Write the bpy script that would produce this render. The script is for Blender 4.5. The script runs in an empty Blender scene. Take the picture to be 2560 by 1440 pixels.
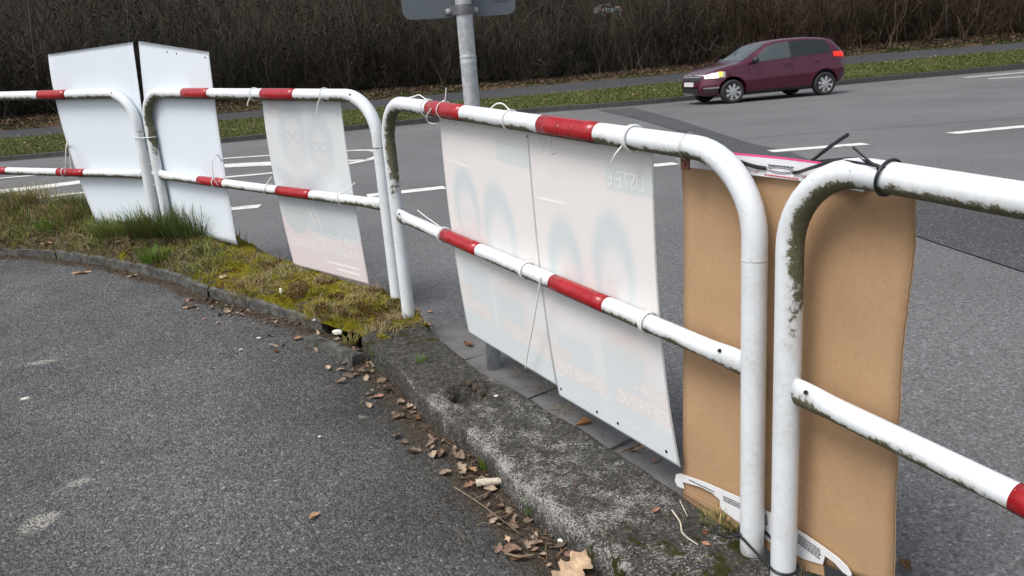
import bpy, bmesh, math, random
import numpy as np
from mathutils import Vector, Matrix, noise as mnoise

# ------------------------------------------------------------------ camera, sky, sun, exposure
scene = bpy.context.scene
FPX = 1958.48                                   # focal length in pixels of a 2560 px wide frame
PITCH = math.radians(15.4692); ROLL = math.radians(-4.40416); ZC = 1.22
cF = np.array([0, math.cos(PITCH), -math.sin(PITCH)])
_up = np.array([0, math.sin(PITCH), math.cos(PITCH)]); _rt = np.array([1.0, 0, 0])
cR = _rt * math.cos(ROLL) + _up * math.sin(ROLL)
cU = -_rt * math.sin(ROLL) + _up * math.cos(ROLL)
CAM = np.array([0, 0, ZC])
cd = bpy.data.cameras.new('camera'); cam = bpy.data.objects.new('camera', cd)
scene.collection.objects.link(cam); scene.camera = cam
cd.sensor_fit = 'HORIZONTAL'; cd.sensor_width = 36.0; cd.lens = 36.0 * FPX / 2560.0
cd.clip_start = 0.02; cd.clip_end = 1000
M = Matrix.Identity(4)
for i in range(3):
    M[i][0] = cR[i]; M[i][1] = cU[i]; M[i][2] = -cF[i]; M[i][3] = CAM[i]
cam.matrix_world = M

SUN_EL = math.radians(57); SUN_AZ = math.radians(230)      # azimuth clockwise from +Y: behind and left
world = bpy.data.worlds.new('World'); scene.world = world; world.use_nodes = True
wn = world.node_tree.nodes; wl = world.node_tree.links
sky = wn.new('ShaderNodeTexSky'); sky.sky_type = 'NISHITA'; sky.sun_disc = False
sky.sun_elevation = SUN_EL; sky.sun_rotation = SUN_AZ; sky.dust_density = 4.0; sky.air_density = 1.0
hs = wn.new('ShaderNodeHueSaturation'); hs.inputs['Saturation'].default_value = 0.43
wl.new(sky.outputs[0], hs.inputs['Color']); wl.new(hs.outputs[0], wn['Background'].inputs[0])
wn['Background'].inputs[1].default_value = 0.14
sl = bpy.data.lights.new('sun', 'SUN'); sl.energy = 1.6; sl.angle = math.radians(24); sl.color = (1, 0.965, 0.91)
so = bpy.data.objects.new('sun', sl); scene.collection.objects.link(so)
sd = Vector((math.sin(SUN_AZ) * math.cos(SUN_EL), math.cos(SUN_AZ) * math.cos(SUN_EL), math.sin(SUN_EL)))
so.rotation_euler = (-sd).to_track_quat('-Z', 'Y').to_euler(); so.location = (-4, -5, 12)
vs = scene.view_settings
vs.view_transform = 'Standard'; vs.look = 'None'; vs.gamma = 1; vs.use_curve_mapping = False
vs.exposure = 0.38
scene.cycles.max_bounces = 6; scene.cycles.diffuse_bounces = 3; scene.cycles.glossy_bounces = 3
scene.cycles.transparent_max_bounces = 8

# ------------------------------------------------------------------ helpers
rng = random.Random(7); nrng = np.random.default_rng(7)
COL = scene.collection

def ray(px, py):
    return cF + cR * (px - 1280) / FPX - cU * (py - 720) / FPX
def onplane(px, py, P0, n):
    d = ray(px, py); return CAM + d * (((np.asarray(P0) - CAM) @ n) / (d @ n))
def atz(px, py, z):
    d = ray(px, py); return CAM + d * ((z - ZC) / d[2])
def proj(P):
    d = np.asarray(P, float) - CAM; w = d @ cF
    return np.array([1280 + FPX * (d @ cR) / w, 720 - FPX * (d @ cU) / w])
def sstep(a, b, x):
    t = np.clip((np.asarray(x, float) - a) / (b - a), 0, 1); return t * t * (3 - 2 * t)
def unit(v):
    v = np.asarray(v, float); return v / np.linalg.norm(v)
def fbm(x, y, z=0.0, o=3):
    return mnoise.fractal(Vector((x, y, z)), 0.9, 2.1, o)

def mesh_of(name, V, F, smooth=True, attrs=None, mats=None, midx=None):
    me = bpy.data.meshes.new(name)
    V = np.asarray(V, np.float32)
    if isinstance(F, np.ndarray):
        n, k = F.shape
        me.vertices.add(len(V)); me.vertices.foreach_set('co', V.ravel())
        me.loops.add(n * k); me.loops.foreach_set('vertex_index', F.astype(np.int32).ravel())
        me.polygons.add(n); me.polygons.foreach_set('loop_start', np.arange(0, n * k, k, dtype=np.int32))
        me.polygons.foreach_set('loop_total', np.full(n, k, np.int32))
        me.update(calc_edges=True)
    else:
        me.from_pydata([tuple(map(float, v)) for v in V], [], [tuple(map(int, f)) for f in F])
    me.polygons.foreach_set('use_smooth', np.full(len(me.polygons), smooth))
    if attrs:
        for k, a in attrs.items():
            a = np.asarray(a, np.float32)
            if a.ndim == 2:
                if a.shape[1] == 3: a = np.concatenate([a, np.ones((len(a), 1), np.float32)], 1)
                at = me.attributes.new(k, 'FLOAT_COLOR', 'POINT'); at.data.foreach_set('color', a.ravel())
            else:
                at = me.attributes.new(k, 'FLOAT', 'POINT'); at.data.foreach_set('value', a)
    for m in (mats or []): me.materials.append(m)
    if midx is not None: me.polygons.foreach_set('material_index', np.asarray(midx, np.int32))
    me.update(); return me

def tag(o, label=None, cat=None, group=None, kind=None):
    if label: o['label'] = label
    if cat: o['category'] = cat
    if group: o['group'] = group
    if kind: o['kind'] = kind
    return o

def mk(name, V, F, mat, parent=None, origin=None, smooth=True, attrs=None):
    """one mesh object from world coordinates; a child is placed relative to its (unrotated) parent"""
    V = np.asarray(V, float)
    if parent is not None:
        w = np.zeros(3); p = parent
        while p is not None: w = w + np.array(p.location); p = p.parent
        org = w
    elif origin is not None: org = np.asarray(origin, float)
    else: org = np.array([(V[:, 0].min() + V[:, 0].max()) / 2, (V[:, 1].min() + V[:, 1].max()) / 2, V[:, 2].min()])
    me = mesh_of(name, V - org, F, smooth, attrs, [mat] if mat else None)
    o = bpy.data.objects.new(name, me); COL.objects.link(o)
    if parent is not None: o.parent = parent
    else: o.location = org
    return o

def empty(name, loc, label=None, cat=None, group=None, rotz=0.0):
    o = bpy.data.objects.new(name, None); COL.objects.link(o); o.empty_display_size = 0.1
    o.location = tuple(map(float, loc)); o.rotation_euler = (0, 0, rotz)
    return tag(o, label, cat, group)

class MB:
    """collects faces for one mesh"""
    def __init__(s): s.V = []; s.F = []; s.A = {}
    def add(s, V, F):
        b = len(s.V); s.V += [np.asarray(v, float) for v in V]; s.F += [tuple(i + b for i in f) for f in F]; return b
    def box(s, c, ax, ay, az):
        c, ax, ay, az = map(lambda q: np.asarray(q, float), (c, ax, ay, az))
        V = [c + sx * ax + sy * ay + sz * az for sz in (-1, 1) for sy in (-1, 1) for sx in (-1, 1)]
        s.add(V, [(0, 2, 3, 1), (4, 5, 7, 6), (0, 1, 5, 4), (2, 6, 7, 3), (0, 4, 6, 2), (1, 3, 7, 5)])
    def tube(s, P, r, n=8, caps=True, flat=None):
        V, F, _ = sweep(P, r, n, caps, flat); s.add(V, F)
    def build(s, name, mat, parent=None, **k):
        return mk(name, s.V, s.F, mat, parent, **k)

def sweep(P, r, n=12, caps=True, flat=None):
    """tube along polyline; r scalar or per point; flat=(w,h) elliptical; returns verts, faces, normals"""
    P = [np.asarray(p, float) for p in P]; m = len(P)
    T = []
    for i in range(m):
        t = (P[min(i + 1, m - 1)] - P[max(i - 1, 0)]); T.append(unit(t))
    u = np.cross(T[0], [0, 0, 1.0])
    if np.linalg.norm(u) < 1e-3: u = np.cross(T[0], [0, 1.0, 0])
    u = unit(u); V = []; N = []
    for i in range(m):
        u = unit(u - T[i] * (u @ T[i])); w = np.cross(T[i], u)
        ri = r[i] if hasattr(r, '__len__') else r
        for k in range(n):
            a = 2 * math.pi * k / n; d = u * math.cos(a) + w * math.sin(a)
            if flat: V.append(P[i] + u * math.cos(a) * flat[0] + w * math.sin(a) * flat[1])
            else: V.append(P[i] + d * ri)
            N.append(d)
    F = [(i * n + k, i * n + (k + 1) % n, (i + 1) * n + (k + 1) % n, (i + 1) * n + k) for i in range(m - 1) for k in range(n)]
    if caps: F += [tuple(range(n - 1, -1, -1)), tuple((m - 1) * n + k for k in range(n))]
    return V, F, np.array(N)

def grid_faces(nu, nv):
    i = np.arange(nu - 1)[:, None]; j = np.arange(nv - 1)[None, :]
    a = (i * nv + j).ravel(); b = ((i + 1) * nv + j).ravel()
    return np.stack([a, b, b + 1, a + 1], 1)

def resample(P, n):
    P = np.asarray(P, float); s = np.concatenate([[0], np.cumsum(np.linalg.norm(np.diff(P, axis=0), axis=1))])
    t = np.linspace(0, s[-1], n); return np.stack([np.interp(t, s, P[:, k]) for k in range(P.shape[1])], 1)

def smooth_poly(P, n):
    """Catmull-Rom through points, resampled"""
    P = np.asarray(P, float); Q = np.vstack([2 * P[0] - P[1], P, 2 * P[-1] - P[-2]]); out = []
    for i in range(1, len(Q) - 2):
        for t in np.linspace(0, 1, 12, endpoint=False):
            a, b, c, d = Q[i - 1], Q[i], Q[i + 1], Q[i + 2]
            out.append(0.5 * (2 * b + (c - a) * t + (2 * a - 5 * b + 4 * c - d) * t * t + (3 * b - a - 3 * c + d) * t ** 3))
    out.append(P[-1]); return resample(np.array(out), n)

# ------------------------------------------------------------------ materials
def new_mat(name, base=(0.5, 0.5, 0.5), rough=0.6, metal=0.0, spec=0.5):
    m = bpy.data.materials.new(name); m.use_nodes = True
    b = m.node_tree.nodes['Principled BSDF']
    b.inputs['Base Color'].default_value = (*base, 1); b.inputs['Roughness'].default_value = rough
    b.inputs['Metallic'].default_value = metal; b.inputs['Specular IOR Level'].default_value = spec
    return m
class NT:
    def __init__(s, m): s.t = m.node_tree; s.n = s.t.nodes; s.b = s.n['Principled BSDF']; s.pos = None
    def link(s, a, b): s.t.links.new(a, b)
    def P(s):
        if s.pos is None:
            g = s.n.new('ShaderNodeNewGeometry'); s.pos = g.outputs['Position']; s.geo = g
        return s.pos
    def noise(s, scale, detail=4, rough=0.6, vec=None, dist=0.0):
        n = s.n.new('ShaderNodeTexNoise'); n.inputs['Scale'].default_value = scale
        n.inputs['Detail'].default_value = detail; n.inputs['Roughness'].default_value = rough
        n.inputs['Distortion'].default_value = dist
        s.link(vec if vec is not None else s.P(), n.inputs['Vector']); return n.outputs['Fac']
    def vor(s, scale, out='Distance', feature='F1', rnd=1.0, vec=None):
        n = s.n.new('ShaderNodeTexVoronoi'); n.feature = feature; n.inputs['Scale'].default_value = scale
        n.inputs['Randomness'].default_value = rnd
        s.link(vec if vec is not None else s.P(), n.inputs['Vector']); return n.outputs[out]
    def ramp(s, fac, stops, interp='LINEAR'):
        n = s.n.new('ShaderNodeValToRGB'); n.color_ramp.interpolation = interp
        e = n.color_ramp.elements
        while len(e) < len(stops): e.new(0.5)
        for i, (p, c) in enumerate(stops):
            e[i].position = p; e[i].color = (*c, 1) if hasattr(c, '__len__') else (c, c, c, 1)
        s.link(fac, n.inputs[0]); return n.outputs[0]
    def mix(s, fac, a, b, mode='MIX'):
        n = s.n.new('ShaderNodeMix'); n.data_type = 'RGBA'; n.blend_type = mode
        for v, k in ((fac, 0), (a, 6), (b, 7)):
            if hasattr(v, 'is_linked') or hasattr(v, 'links'): s.link(v, n.inputs[k])
            elif k == 0: n.inputs[0].default_value = v
            else: n.inputs[k].default_value = (*v, 1) if len(v) == 3 else v
        return n.outputs[2]
    def math(s, op, a, b=0.0, clamp=False):
        n = s.n.new('ShaderNodeMath'); n.operation = op; n.use_clamp = clamp
        for v, k in ((a, 0), (b, 1)):
            if hasattr(v, 'links'): s.link(v, n.inputs[k])
            else: n.inputs[k].default_value = v
        return n.outputs[0]
    def mapr(s, v, a, b, c=0.0, d=1.0, smooth=True):
        n = s.n.new('ShaderNodeMapRange'); n.interpolation_type = 'SMOOTHSTEP' if smooth else 'LINEAR'
        s.link(v, n.inputs[0])
        for k, q in zip((1, 2, 3, 4), (a, b, c, d)): n.inputs[k].default_value = q
        return n.outputs[0]
    def attr(s, name, out='Fac'):
        n = s.n.new('ShaderNodeAttribute'); n.attribute_name = name; return n.outputs[out]
    def bump(s, h, strength=0.3, dist=0.01, normal=None):
        n = s.n.new('ShaderNodeBump'); n.inputs['Strength'].default_value = strength; n.inputs['Distance'].default_value = dist
        s.link(h, n.inputs['Height'])
        if normal is not None: s.link(normal, n.inputs['Normal'])
        return n.outputs[0]
    def base(s, c): s.link(c, s.b.inputs['Base Color'])
    def rough(s, c): s.link(c, s.b.inputs['Roughness'])
    def normal(s, c): s.link(c, s.b.inputs['Normal'])
    def scaled(s, sx, sy, sz, rot=0.0):
        n = s.n.new('ShaderNodeMapping'); n.inputs['Scale'].default_value = (sx, sy, sz); n.inputs['Rotation'].default_value = (0, 0, rot)
        s.link(s.P(), n.inputs[0]); return n.outputs[0]

MAT = {}
def asphalt(name, dark, mid, light, scale, blot, bumpd, dirt=False, blue=0.0):
    m = new_mat(name, rough=0.85, spec=0.3); t = NT(m)
    cell = t.vor(scale, 'Color'); sep = t.n.new('ShaderNodeSeparateColor'); t.link(cell, sep.inputs[0])
    tint = lambda v: (v * (1 - 0.25 * blue), v, v * (1 + 0.45 * blue))
    c = t.ramp(sep.outputs[0], [(0.0, tint(dark)), (0.5, tint(mid)), (0.93, tint(mid * 1.3)), (0.975, tint(light)), (1.0, tint(light * 1.25))])
    pit = t.noise(scale * 0.55, 5, 0.75); c = t.mix(1.0, c, t.ramp(pit, [(0.34, 0.52), (0.46, 0.96), (0.7, 1.2)]), 'MULTIPLY')
    big = t.noise(blot[0], 5, 0.62); c = t.mix(1.0, c, t.ramp(big, [(0.3, blot[1]), (0.7, blot[2])]), 'MULTIPLY')
    fine = t.noise(scale * 0.33, 3, 0.7)
    c = t.mix(1.0, c, t.ramp(fine, [(0.3, 0.70), (0.7, 1.28)]), 'MULTIPLY')
    d = t.vor(scale, 'Distance')
    h = t.math('ADD', t.math('ADD', t.math('MULTIPLY', d, -0.8), t.math('MULTIPLY', fine, 1.2)), t.math('MULTIPLY', pit, 1.0))
    if dirt:
        c = t.mix(t.attr('wall_tone'), c, (0.62, 0.60, 0.56), 'MULTIPLY')  # multiplies the asphalt darker towards the wall foot
        a = t.attr('dirt'); dn = t.math('ADD', a, t.math('MULTIPLY', t.math('SUBTRACT', t.noise(11, 8, 0.75), 0.5), 1.9))
        mask = t.mapr(dn, 0.42, 0.75)
        soil = t.ramp(t.noise(70, 4, 0.7), [(0.3, (0.028, 0.022, 0.016)), (0.55, (0.075, 0.06, 0.045)), (0.75, (0.16, 0.13, 0.10))])
        c = t.mix(mask, c, soil)
        for (x, y, rx, ry, th, amt) in STAINS:
            mp = t.n.new('ShaderNodeMapping'); mp.vector_type = 'TEXTURE'
            mp.inputs['Location'].default_value = (x, y, 0); mp.inputs['Rotation'].default_value = (0, 0, th)
            mp.inputs['Scale'].default_value = (rx, ry, 1000); t.link(t.P(), mp.inputs[0])
            ln = t.n.new('ShaderNodeVectorMath'); ln.operation = 'LENGTH'; t.link(mp.outputs[0], ln.inputs[0])
            q = t.math('ADD', ln.outputs['Value'], t.math('MULTIPLY', t.math('SUBTRACT', t.noise(42, 4, 0.7), 0.5), 2.2))
            k = t.math('MULTIPLY', t.mapr(q, 1.15, 0.65), amt * .85)
            k = t.math('MULTIPLY', k, t.mapr(t.vor(scale * 1.05, 'Distance'), 0.75, 0.35))
            c = t.mix(k, c, (0.52, 0.50, 0.42))
    t.base(c); t.normal(t.bump(h, 0.7, bumpd)); return m

def mat_paint():
    m = new_mat('white_paint', (0.8, 0.82, 0.83), 0.32, spec=0.5); t = NT(m)
    g = t.attr('grime')
    st = t.scaled(1, 1, 1)
    n1 = t.noise(55, 6, 0.75); n2 = t.noise(7, 4, 0.6); n3 = t.noise(190, 3, 0.7)
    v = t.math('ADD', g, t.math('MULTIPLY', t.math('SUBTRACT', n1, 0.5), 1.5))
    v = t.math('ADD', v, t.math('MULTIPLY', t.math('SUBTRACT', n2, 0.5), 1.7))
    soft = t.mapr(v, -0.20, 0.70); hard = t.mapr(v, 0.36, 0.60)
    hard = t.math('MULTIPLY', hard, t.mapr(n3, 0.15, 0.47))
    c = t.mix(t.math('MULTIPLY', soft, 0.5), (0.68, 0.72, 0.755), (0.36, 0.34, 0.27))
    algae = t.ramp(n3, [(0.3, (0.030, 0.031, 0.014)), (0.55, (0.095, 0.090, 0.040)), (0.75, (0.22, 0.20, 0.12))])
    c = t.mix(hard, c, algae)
    spot = t.mapr(t.vor(38, 'Distance'), 0.10, 0.05); spot = t.math('MULTIPLY', spot, t.mapr(t.noise(11, 3), 0.52, 0.62))
    c = t.mix(t.math('MULTIPLY', spot, 0.75), c, (0.10, 0.10, 0.09))
    c = t.mix(t.math('MULTIPLY', t.mapr(t.noise(16, 6, 0.7), 0.50, 0.75), 0.22), c, (0.42, 0.42, 0.38))
    t.base(c); t.rough(t.mapr(soft, 0, 1, 0.30, 0.8)); t.normal(t.bump(t.math('MULTIPLY', hard, n3), 0.5, 0.004)); return m

def mat_red():
    m = new_mat('red_film', (0.44, 0.012, 0.02), 0.3, spec=0.5); t = NT(m); g = t.attr('grime')
    n1 = t.noise(55, 5, 0.7); v = t.math('ADD', g, t.math('MULTIPLY', t.math('SUBTRACT', n1, 0.5), 0.5))
    c = t.ramp(t.noise(28, 4, 0.6), [(0.3, (0.27, 0.007, 0.012)), (0.7, (0.38, 0.016, 0.022))])
    c = t.mix(t.mapr(v, 0.50, 0.80), c, (0.050, 0.030, 0.016))
    sc = t.mapr(t.noise(90, 2, 0.5, t.scaled(1, 1, 0.25)), 0.70, 0.74)
    c = t.mix(t.math('MULTIPLY', sc, 0.5), c, (0.55, 0.35, 0.32))
    t.base(c); t.rough(t.mapr(v, 0.45, 0.8, 0.26, 0.75)); return m

def mat_vcol(name, attr='col', rough=0.6, spec=0.3, var=None, bump=None, trans=0.0):
    m = new_mat(name, rough=rough, spec=spec); t = NT(m); c = t.attr(attr, 'Color')
    if var: c = t.mix(1.0, c, t.ramp(t.noise(var[0], 4, 0.65), [(0.3, var[1]), (0.7, var[2])]), 'MULTIPLY')
    t.base(c)
    if bump: t.normal(t.bump(t.noise(bump[0], 4, 0.7), bump[1], bump[2]))
    if trans:
        tr = t.n.new('ShaderNodeBsdfTranslucent'); t.link(c, tr.inputs[0])
        mx = t.n.new('ShaderNodeMixShader'); mx.inputs[0].default_value = trans
        t.link(t.b.outputs[0], mx.inputs[1]); t.link(tr.outputs[0], mx.inputs[2])
        t.link(mx.outputs[0], t.n['Material Output'].inputs[0])
    return m

def mat_simple(name, base, rough=0.5, metal=0.0, var=0.12, scale=20, bump=0.0, spec=0.5):
    m = new_mat(name, base, rough, metal, spec); t = NT(m)
    b = np.array(base); n = t.noise(scale, 5, 0.65)
    t.base(t.ramp(n, [(0.25, tuple(b * (1 - var))), (0.75, tuple(np.minimum(b * (1 + var), 1)))]))
    if bump: t.normal(t.bump(n, bump, 0.01))
    return m

# ------------------------------------------------------------------ near ground: geometry functions
GN = np.array([0.0126, -0.074, 1.0])                       # footway and wall slope gently up to the far left
def near_z(x, y, off=0.0): return -0.04 + 0.074 * (y - 1.72) - 0.0126 * (x - 0.59) + off
def atnear(px, py, off=0.0): return onplane(px, py, (0.59, 1.72, -0.04 + off), GN)

WALL_R = [(2.55, -2.1), (1.55, -0.16), (1.02, 0.90), (0.575, 1.785), (0.449, 2.06), (0.357, 2.21), (0.254, 2.38), (0.135, 2.559), (-0.015, 2.781), (-0.188, 3.02), (-0.339, 3.334), (-0.50, 3.70)]
WALL_L = [(2.18, -2.28), (1.17, -0.35), (0.64, 0.72), (0.232, 1.748), (0.164, 1.868), (0.087, 1.983), (-0.045, 2.201), (-0.148, 2.43), (-0.266, 2.612), (-0.384, 2.799), (-0.485, 3.026), (-0.612, 3.225), (-0.70, 3.39)]
EDGE = [(-0.735, 3.475), (-0.92, 3.64), (-1.2, 3.88), (-1.48, 4.10), (-1.71, 4.27), (-2.04, 4.60), (-2.25, 4.76), (-2.68, 5.05), (-3.18, 5.33), (-3.62, 5.48), (-4.6, 5.85), (-6.5, 6.5), (-9, 7.3)]
OUTER = [(-0.40, 3.52), (-0.52, 3.72), (-0.80, 4.03), (-1.28, 4.47), (-1.72, 4.93), (-2.2, 5.30), (-3.2, 5.74), (-4.3, 6.13), (-6.3, 6.95), (-9, 7.9)]
FENCE_LINE = np.array(WALL_R[:-1] + OUTER[1:])
def dist_line(x, y, L=FENCE_LINE):
    p = np.array([x, y]); best = 9e9
    for i in range(len(L) - 1):
        a, b = L[i], L[i + 1]; ab = b - a; t = np.clip((p - a) @ ab / (ab @ ab), 0, 1); q = a + ab * t
        d = np.hypot(*(p - q)); best = d if d < best else best
    return best
def road_z(x, y):
    z0 = np.clip(near_z(x, y, -0.09), -0.30, 0.01)
    return float(z0 * (1 - sstep(0.0, 4.0, dist_line(x, y))))
def atroad(px, py):
    P = atz(px, py, 0.0)
    for _ in range(5): P = atz(px, py, road_z(P[0], P[1]))
    return P

STAINS = []
for (px, py, rx, ry, th, amt) in [(100, 905, .085, .028, 0.25, .8), (63, 996, .032, .022, 0.1, 1.0), (196, 1206, .045, .022, 0.5, .7), (98, 1306, .065, .045, 0.8, .75), (1905 - 1000, 1040, .02, .012, .3, .5)]:
    P = atnear(px, py, -0.06); STAINS.append((P[0], P[1], rx, ry, th, amt))
MAT['footway'] = asphalt('footway_asphalt', 0.066, 0.120, 0.22, 130, (1.1, 0.62, 1.30), 0.018, dirt=True, blue=0.07)
MAT['road'] = asphalt('road_asphalt', 0.11, 0.15, 0.24, 150, (0.35, 0.80, 1.14), 0.006, blue=0.06)
MAT['patch'] = asphalt('patch_asphalt', 0.048, 0.068, 0.22, 130, (0.7, 0.85, 1.15), 0.005, blue=0.14)
MAT['path'] = asphalt('path_asphalt', 0.035, 0.047, 0.2, 110, (0.3, 0.85, 1.12), 0.005, blue=0.12)

def strip(name, A, B, n, vs_, zf, mat, attrs=None, kind='structure', reverse=False, extra=None, more=None):
    A = smooth_poly(A, n); B = smooth_poly(B, n); V = []; at = []
    for i in range(n):
        for v in vs_:
            q = A[i] * (1 - v) + B[i] * v; V.append((q[0], q[1], zf(q[0], q[1], v)))
            if attrs: at.append(attrs(q[0], q[1], v))
    F = grid_faces(n, len(vs_))
    if reverse: F = F[:, ::-1]
    o = mk(name, V, F, mat, origin=(0, 0, 0), attrs={extra: at, **({more[0]: [more[1](*v_) for v_ in V]} if more else {})} if attrs else None)
    if kind: o['kind'] = kind
    return o

# footway the camera stands on
fb = [tuple(p) for p in WALL_L[:-1]] + [(-0.70, 3.40)] + EDGE[1:]
fo = [(0.2, -5), (-2, -5), (-4, -3.5), (-6, -1), (-8, 2), (-11, 5)]
vsq = np.concatenate([np.linspace(0, 0.12, 14), np.linspace(0.14, 1, 18)])
def fz(x, y, v): return near_z(x, y, -0.06) - .034 * (1 - sstep(0.0, 0.28, dist_line(x, y, np.array(fb)))) * float(sstep(3.5, 3.1, y)) + 0.004 * fbm(x * 2, y * 2)
def fdirt(x, y, v):
    d = dist_line(x, y, np.array(fb)); r = sstep(3.8, 1.2, y)
    return float(1.0 - sstep(0.0, 0.17 + 0.20 * r, d))
strip('footway', fb, fo, 150, vsq, fz, MAT['footway'], fdirt, extra='dirt', reverse=True, more=('wall_tone', lambda x, y, z: float(1 - sstep(.10, .75, dist_line(x, y, np.array(fb)) + .15 * fbm(x * 3, y * 3, 5))) * float(sstep(4.2, 3.0, y))))

# ------------------------------------------------------------------ far ground, column by column
COLS = [-900, -500, 0, 560, 1265, 1650, 2150, 2540, 3000]
ROWS = {-900: (483, 470, 419, 400, 371), -500: (448, 435, 386, 367, 338), 0: (405, 392, 348, 327, 300), 560: (358, 345, 302, 283, 253), 1265: (290, 276, 244, 221, 206), 1650: (259, 247, 210, 188, 172),
        2150: (209, 196, 160, 138, 117), 2540: (175, 161, 126, 107, 86), 3000: (132, 118, 84, 67, 42)}
DIST = (0.25, 2.7, 5.1, 7.0)
far = {k: [] for k in ('kerb', 'grass0', 'path0', 'path1', 'hedge', 'dir')}
for px in COLS:
    r = ROWS[px]; K = atz(px, r[0], 0.0); h = unit(np.array([K[0], K[1], 0])); D0 = np.hypot(K[0], K[1])
    far['kerb'].append(K); far['dir'].append(h)
    for nm, py, d in zip(('grass0', 'path0', 'path1', 'hedge'), r[1:], DIST):
        R_ = ray(px, py); s = (D0 + d) / np.hypot(R_[0], R_[1]); far[nm].append(CAM + R_ * s)
for k in far: far[k] = np.array(far[k])
NF = 160
FL = {k: smooth_poly(far[k], NF) for k in ('kerb', 'grass0', 'path0', 'path1', 'hedge')}
FD = resample(far['dir'], NF); FD = FD / np.linalg.norm(FD, axis=1)[:, None]
def lerp_strip(name, A, B, nv, mat, lift=0.0, rough=0.0, attrs=None):
    V = []
    for i in range(len(A)):
        for j in range(nv):
            v = j / (nv - 1); q = A[i] * (1 - v) + B[i] * v
            V.append((q[0], q[1], q[2] + lift + rough * fbm(q[0] * .7, q[1] * .7, 3)))
    o = mk(name, V, grid_faces(len(A), nv)[:, ::-1], mat, origin=(0, 0, 0)); o['kind'] = 'structure'; return o

def mat_ground(name, stops, sc, bd=0.02, mul=None):
    m = new_mat(name, rough=0.95, spec=0.1); t = NT(m)
    n = t.noise(sc, 6, 0.7); c = t.ramp(n, stops)
    if mul: c = t.mix(t.mapr(t.noise(mul[0], 4, 0.6), mul[1], mul[2]), c, mul[3])
    t.base(c); t.normal(t.bump(n, 0.8, bd)); return m
MAT['verge'] = mat_ground('verge_turf', [(0.3, (0.04, 0.055, 0.014)), (0.5, (0.085, 0.105, 0.03)), (0.7, (0.15, 0.15, 0.06))], 7, 0.03, (0.7, 0.52, 0.7, (0.10, 0.085, 0.05)))
MAT['litter_ground'] = mat_ground('leaf_strip_ground', [(0.3, (0.03, 0.022, 0.014)), (0.5, (0.09, 0.062, 0.038)), (0.72, (0.19, 0.135, 0.085))], 6, 0.04, (0.8, 0.5, 0.62, (0.045, 0.06, 0.018)))
MAT['bank'] = mat_ground('wood_floor', [(0.3, (0.012, 0.010, 0.007)), (0.6, (0.035, 0.026, 0.018)), (0.8, (0.07, 0.05, 0.034))], 2.5, 0.08)
MAT['kerbstone'] = mat_simple('kerb_concrete', (0.075, 0.073, 0.07), 0.9, var=0.35, scale=9, bump=0.4, spec=0.2)

lerp_strip('grass_verge', FL['grass0'], FL['path0'], 8, MAT['verge'], 0.0, 0.03)
lerp_strip('cycle_path', FL['path0'], FL['path1'], 3, MAT['path'])
lerp_strip('leaf_strip', FL['path1'], FL['hedge'], 5, MAT['litter_ground'], 0.0, 0.03)
hb = FL['hedge']; V = []
BANK = [(0, 0), (2, .12), (5, .6), (9, 1.3), (14, 2.1), (20, 2.5), (30, 2.9), (60, 4.0), (85, 6.5), (100, 7.0), (130, 19), (170, 32)]
for i in range(NF):
    for d, z in BANK:
        q = hb[i] + FD[i] * d; V.append((q[0], q[1], q[2] + z + 0.05 * min(d, 6) * fbm(q[0] * .25, q[1] * .25, 1)))
o = mk('wooded_bank', V, grid_faces(NF, len(BANK))[:, ::-1], MAT['bank'], origin=(0, 0, 0)); o['kind'] = 'structure'
def bank_at(i, d):
    z = np.interp(d, [b[0] for b in BANK], [b[1] for b in BANK]); return hb[i] + FD[i] * d + np.array([0, 0, z])

# far kerb: gutter joint, upstand and top
kb = FL['kerb']; g0 = FL['grass0']; V = []
for i in range(NF):
    a, b = kb[i], g0[i]; top = b[2] + 0.012; m0 = a * 0.55 + b * 0.45
    for P in ((a[0], a[1], -0.03), (a[0], a[1], 0.006), (m0[0], m0[1], 0.012), (m0[0], m0[1], top - 0.012), (m0[0] * .93 + b[0] * .07, m0[1] * .93 + b[1] * .07, top), (b[0], b[1], top), (b[0], b[1], -0.05)): V.append(P)
o = mk('far_kerb', V, grid_faces(NF, 7)[:, ::-1], MAT['kerbstone'], origin=(0, 0, 0), smooth=False); o['kind'] = 'structure'

# carriageway between the wall and the far kerb
Wl = np.array([(4.6, -6)] + WALL_R[:-1] + OUTER[1:] + [(-14, 9.8), (-24, 13)], float); Wl = resample(np.array([(p[0], p[1]) for p in Wl]), 150)
Kl = resample(kb[::-1][:, :2], 150); rv = np.concatenate([np.linspace(0, .25, 22), np.linspace(.28, 1, 22)])
V = []
for i in range(150):
    for v in rv:
        q = Wl[i] * (1 - v) + Kl[i] * v; V.append((q[0], q[1], road_z(q[0], q[1])))
o = mk('road', V, grid_faces(150, len(rv))[:, ::-1], MAT['road'], origin=(0, 0, 0)); o['kind'] = 'structure'

# one big sheet below everything, out to the horizon
gs = 400; V = [(-gs, -gs, -1.3), (gs, -gs, -1.3), (gs, gs, -1.3), (-gs, gs, -1.3)]
o = mk('ground', V, [(0, 1, 2, 3)], MAT['bank'], origin=(0, 0, -1.3)); o['kind'] = 'structure'

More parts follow.
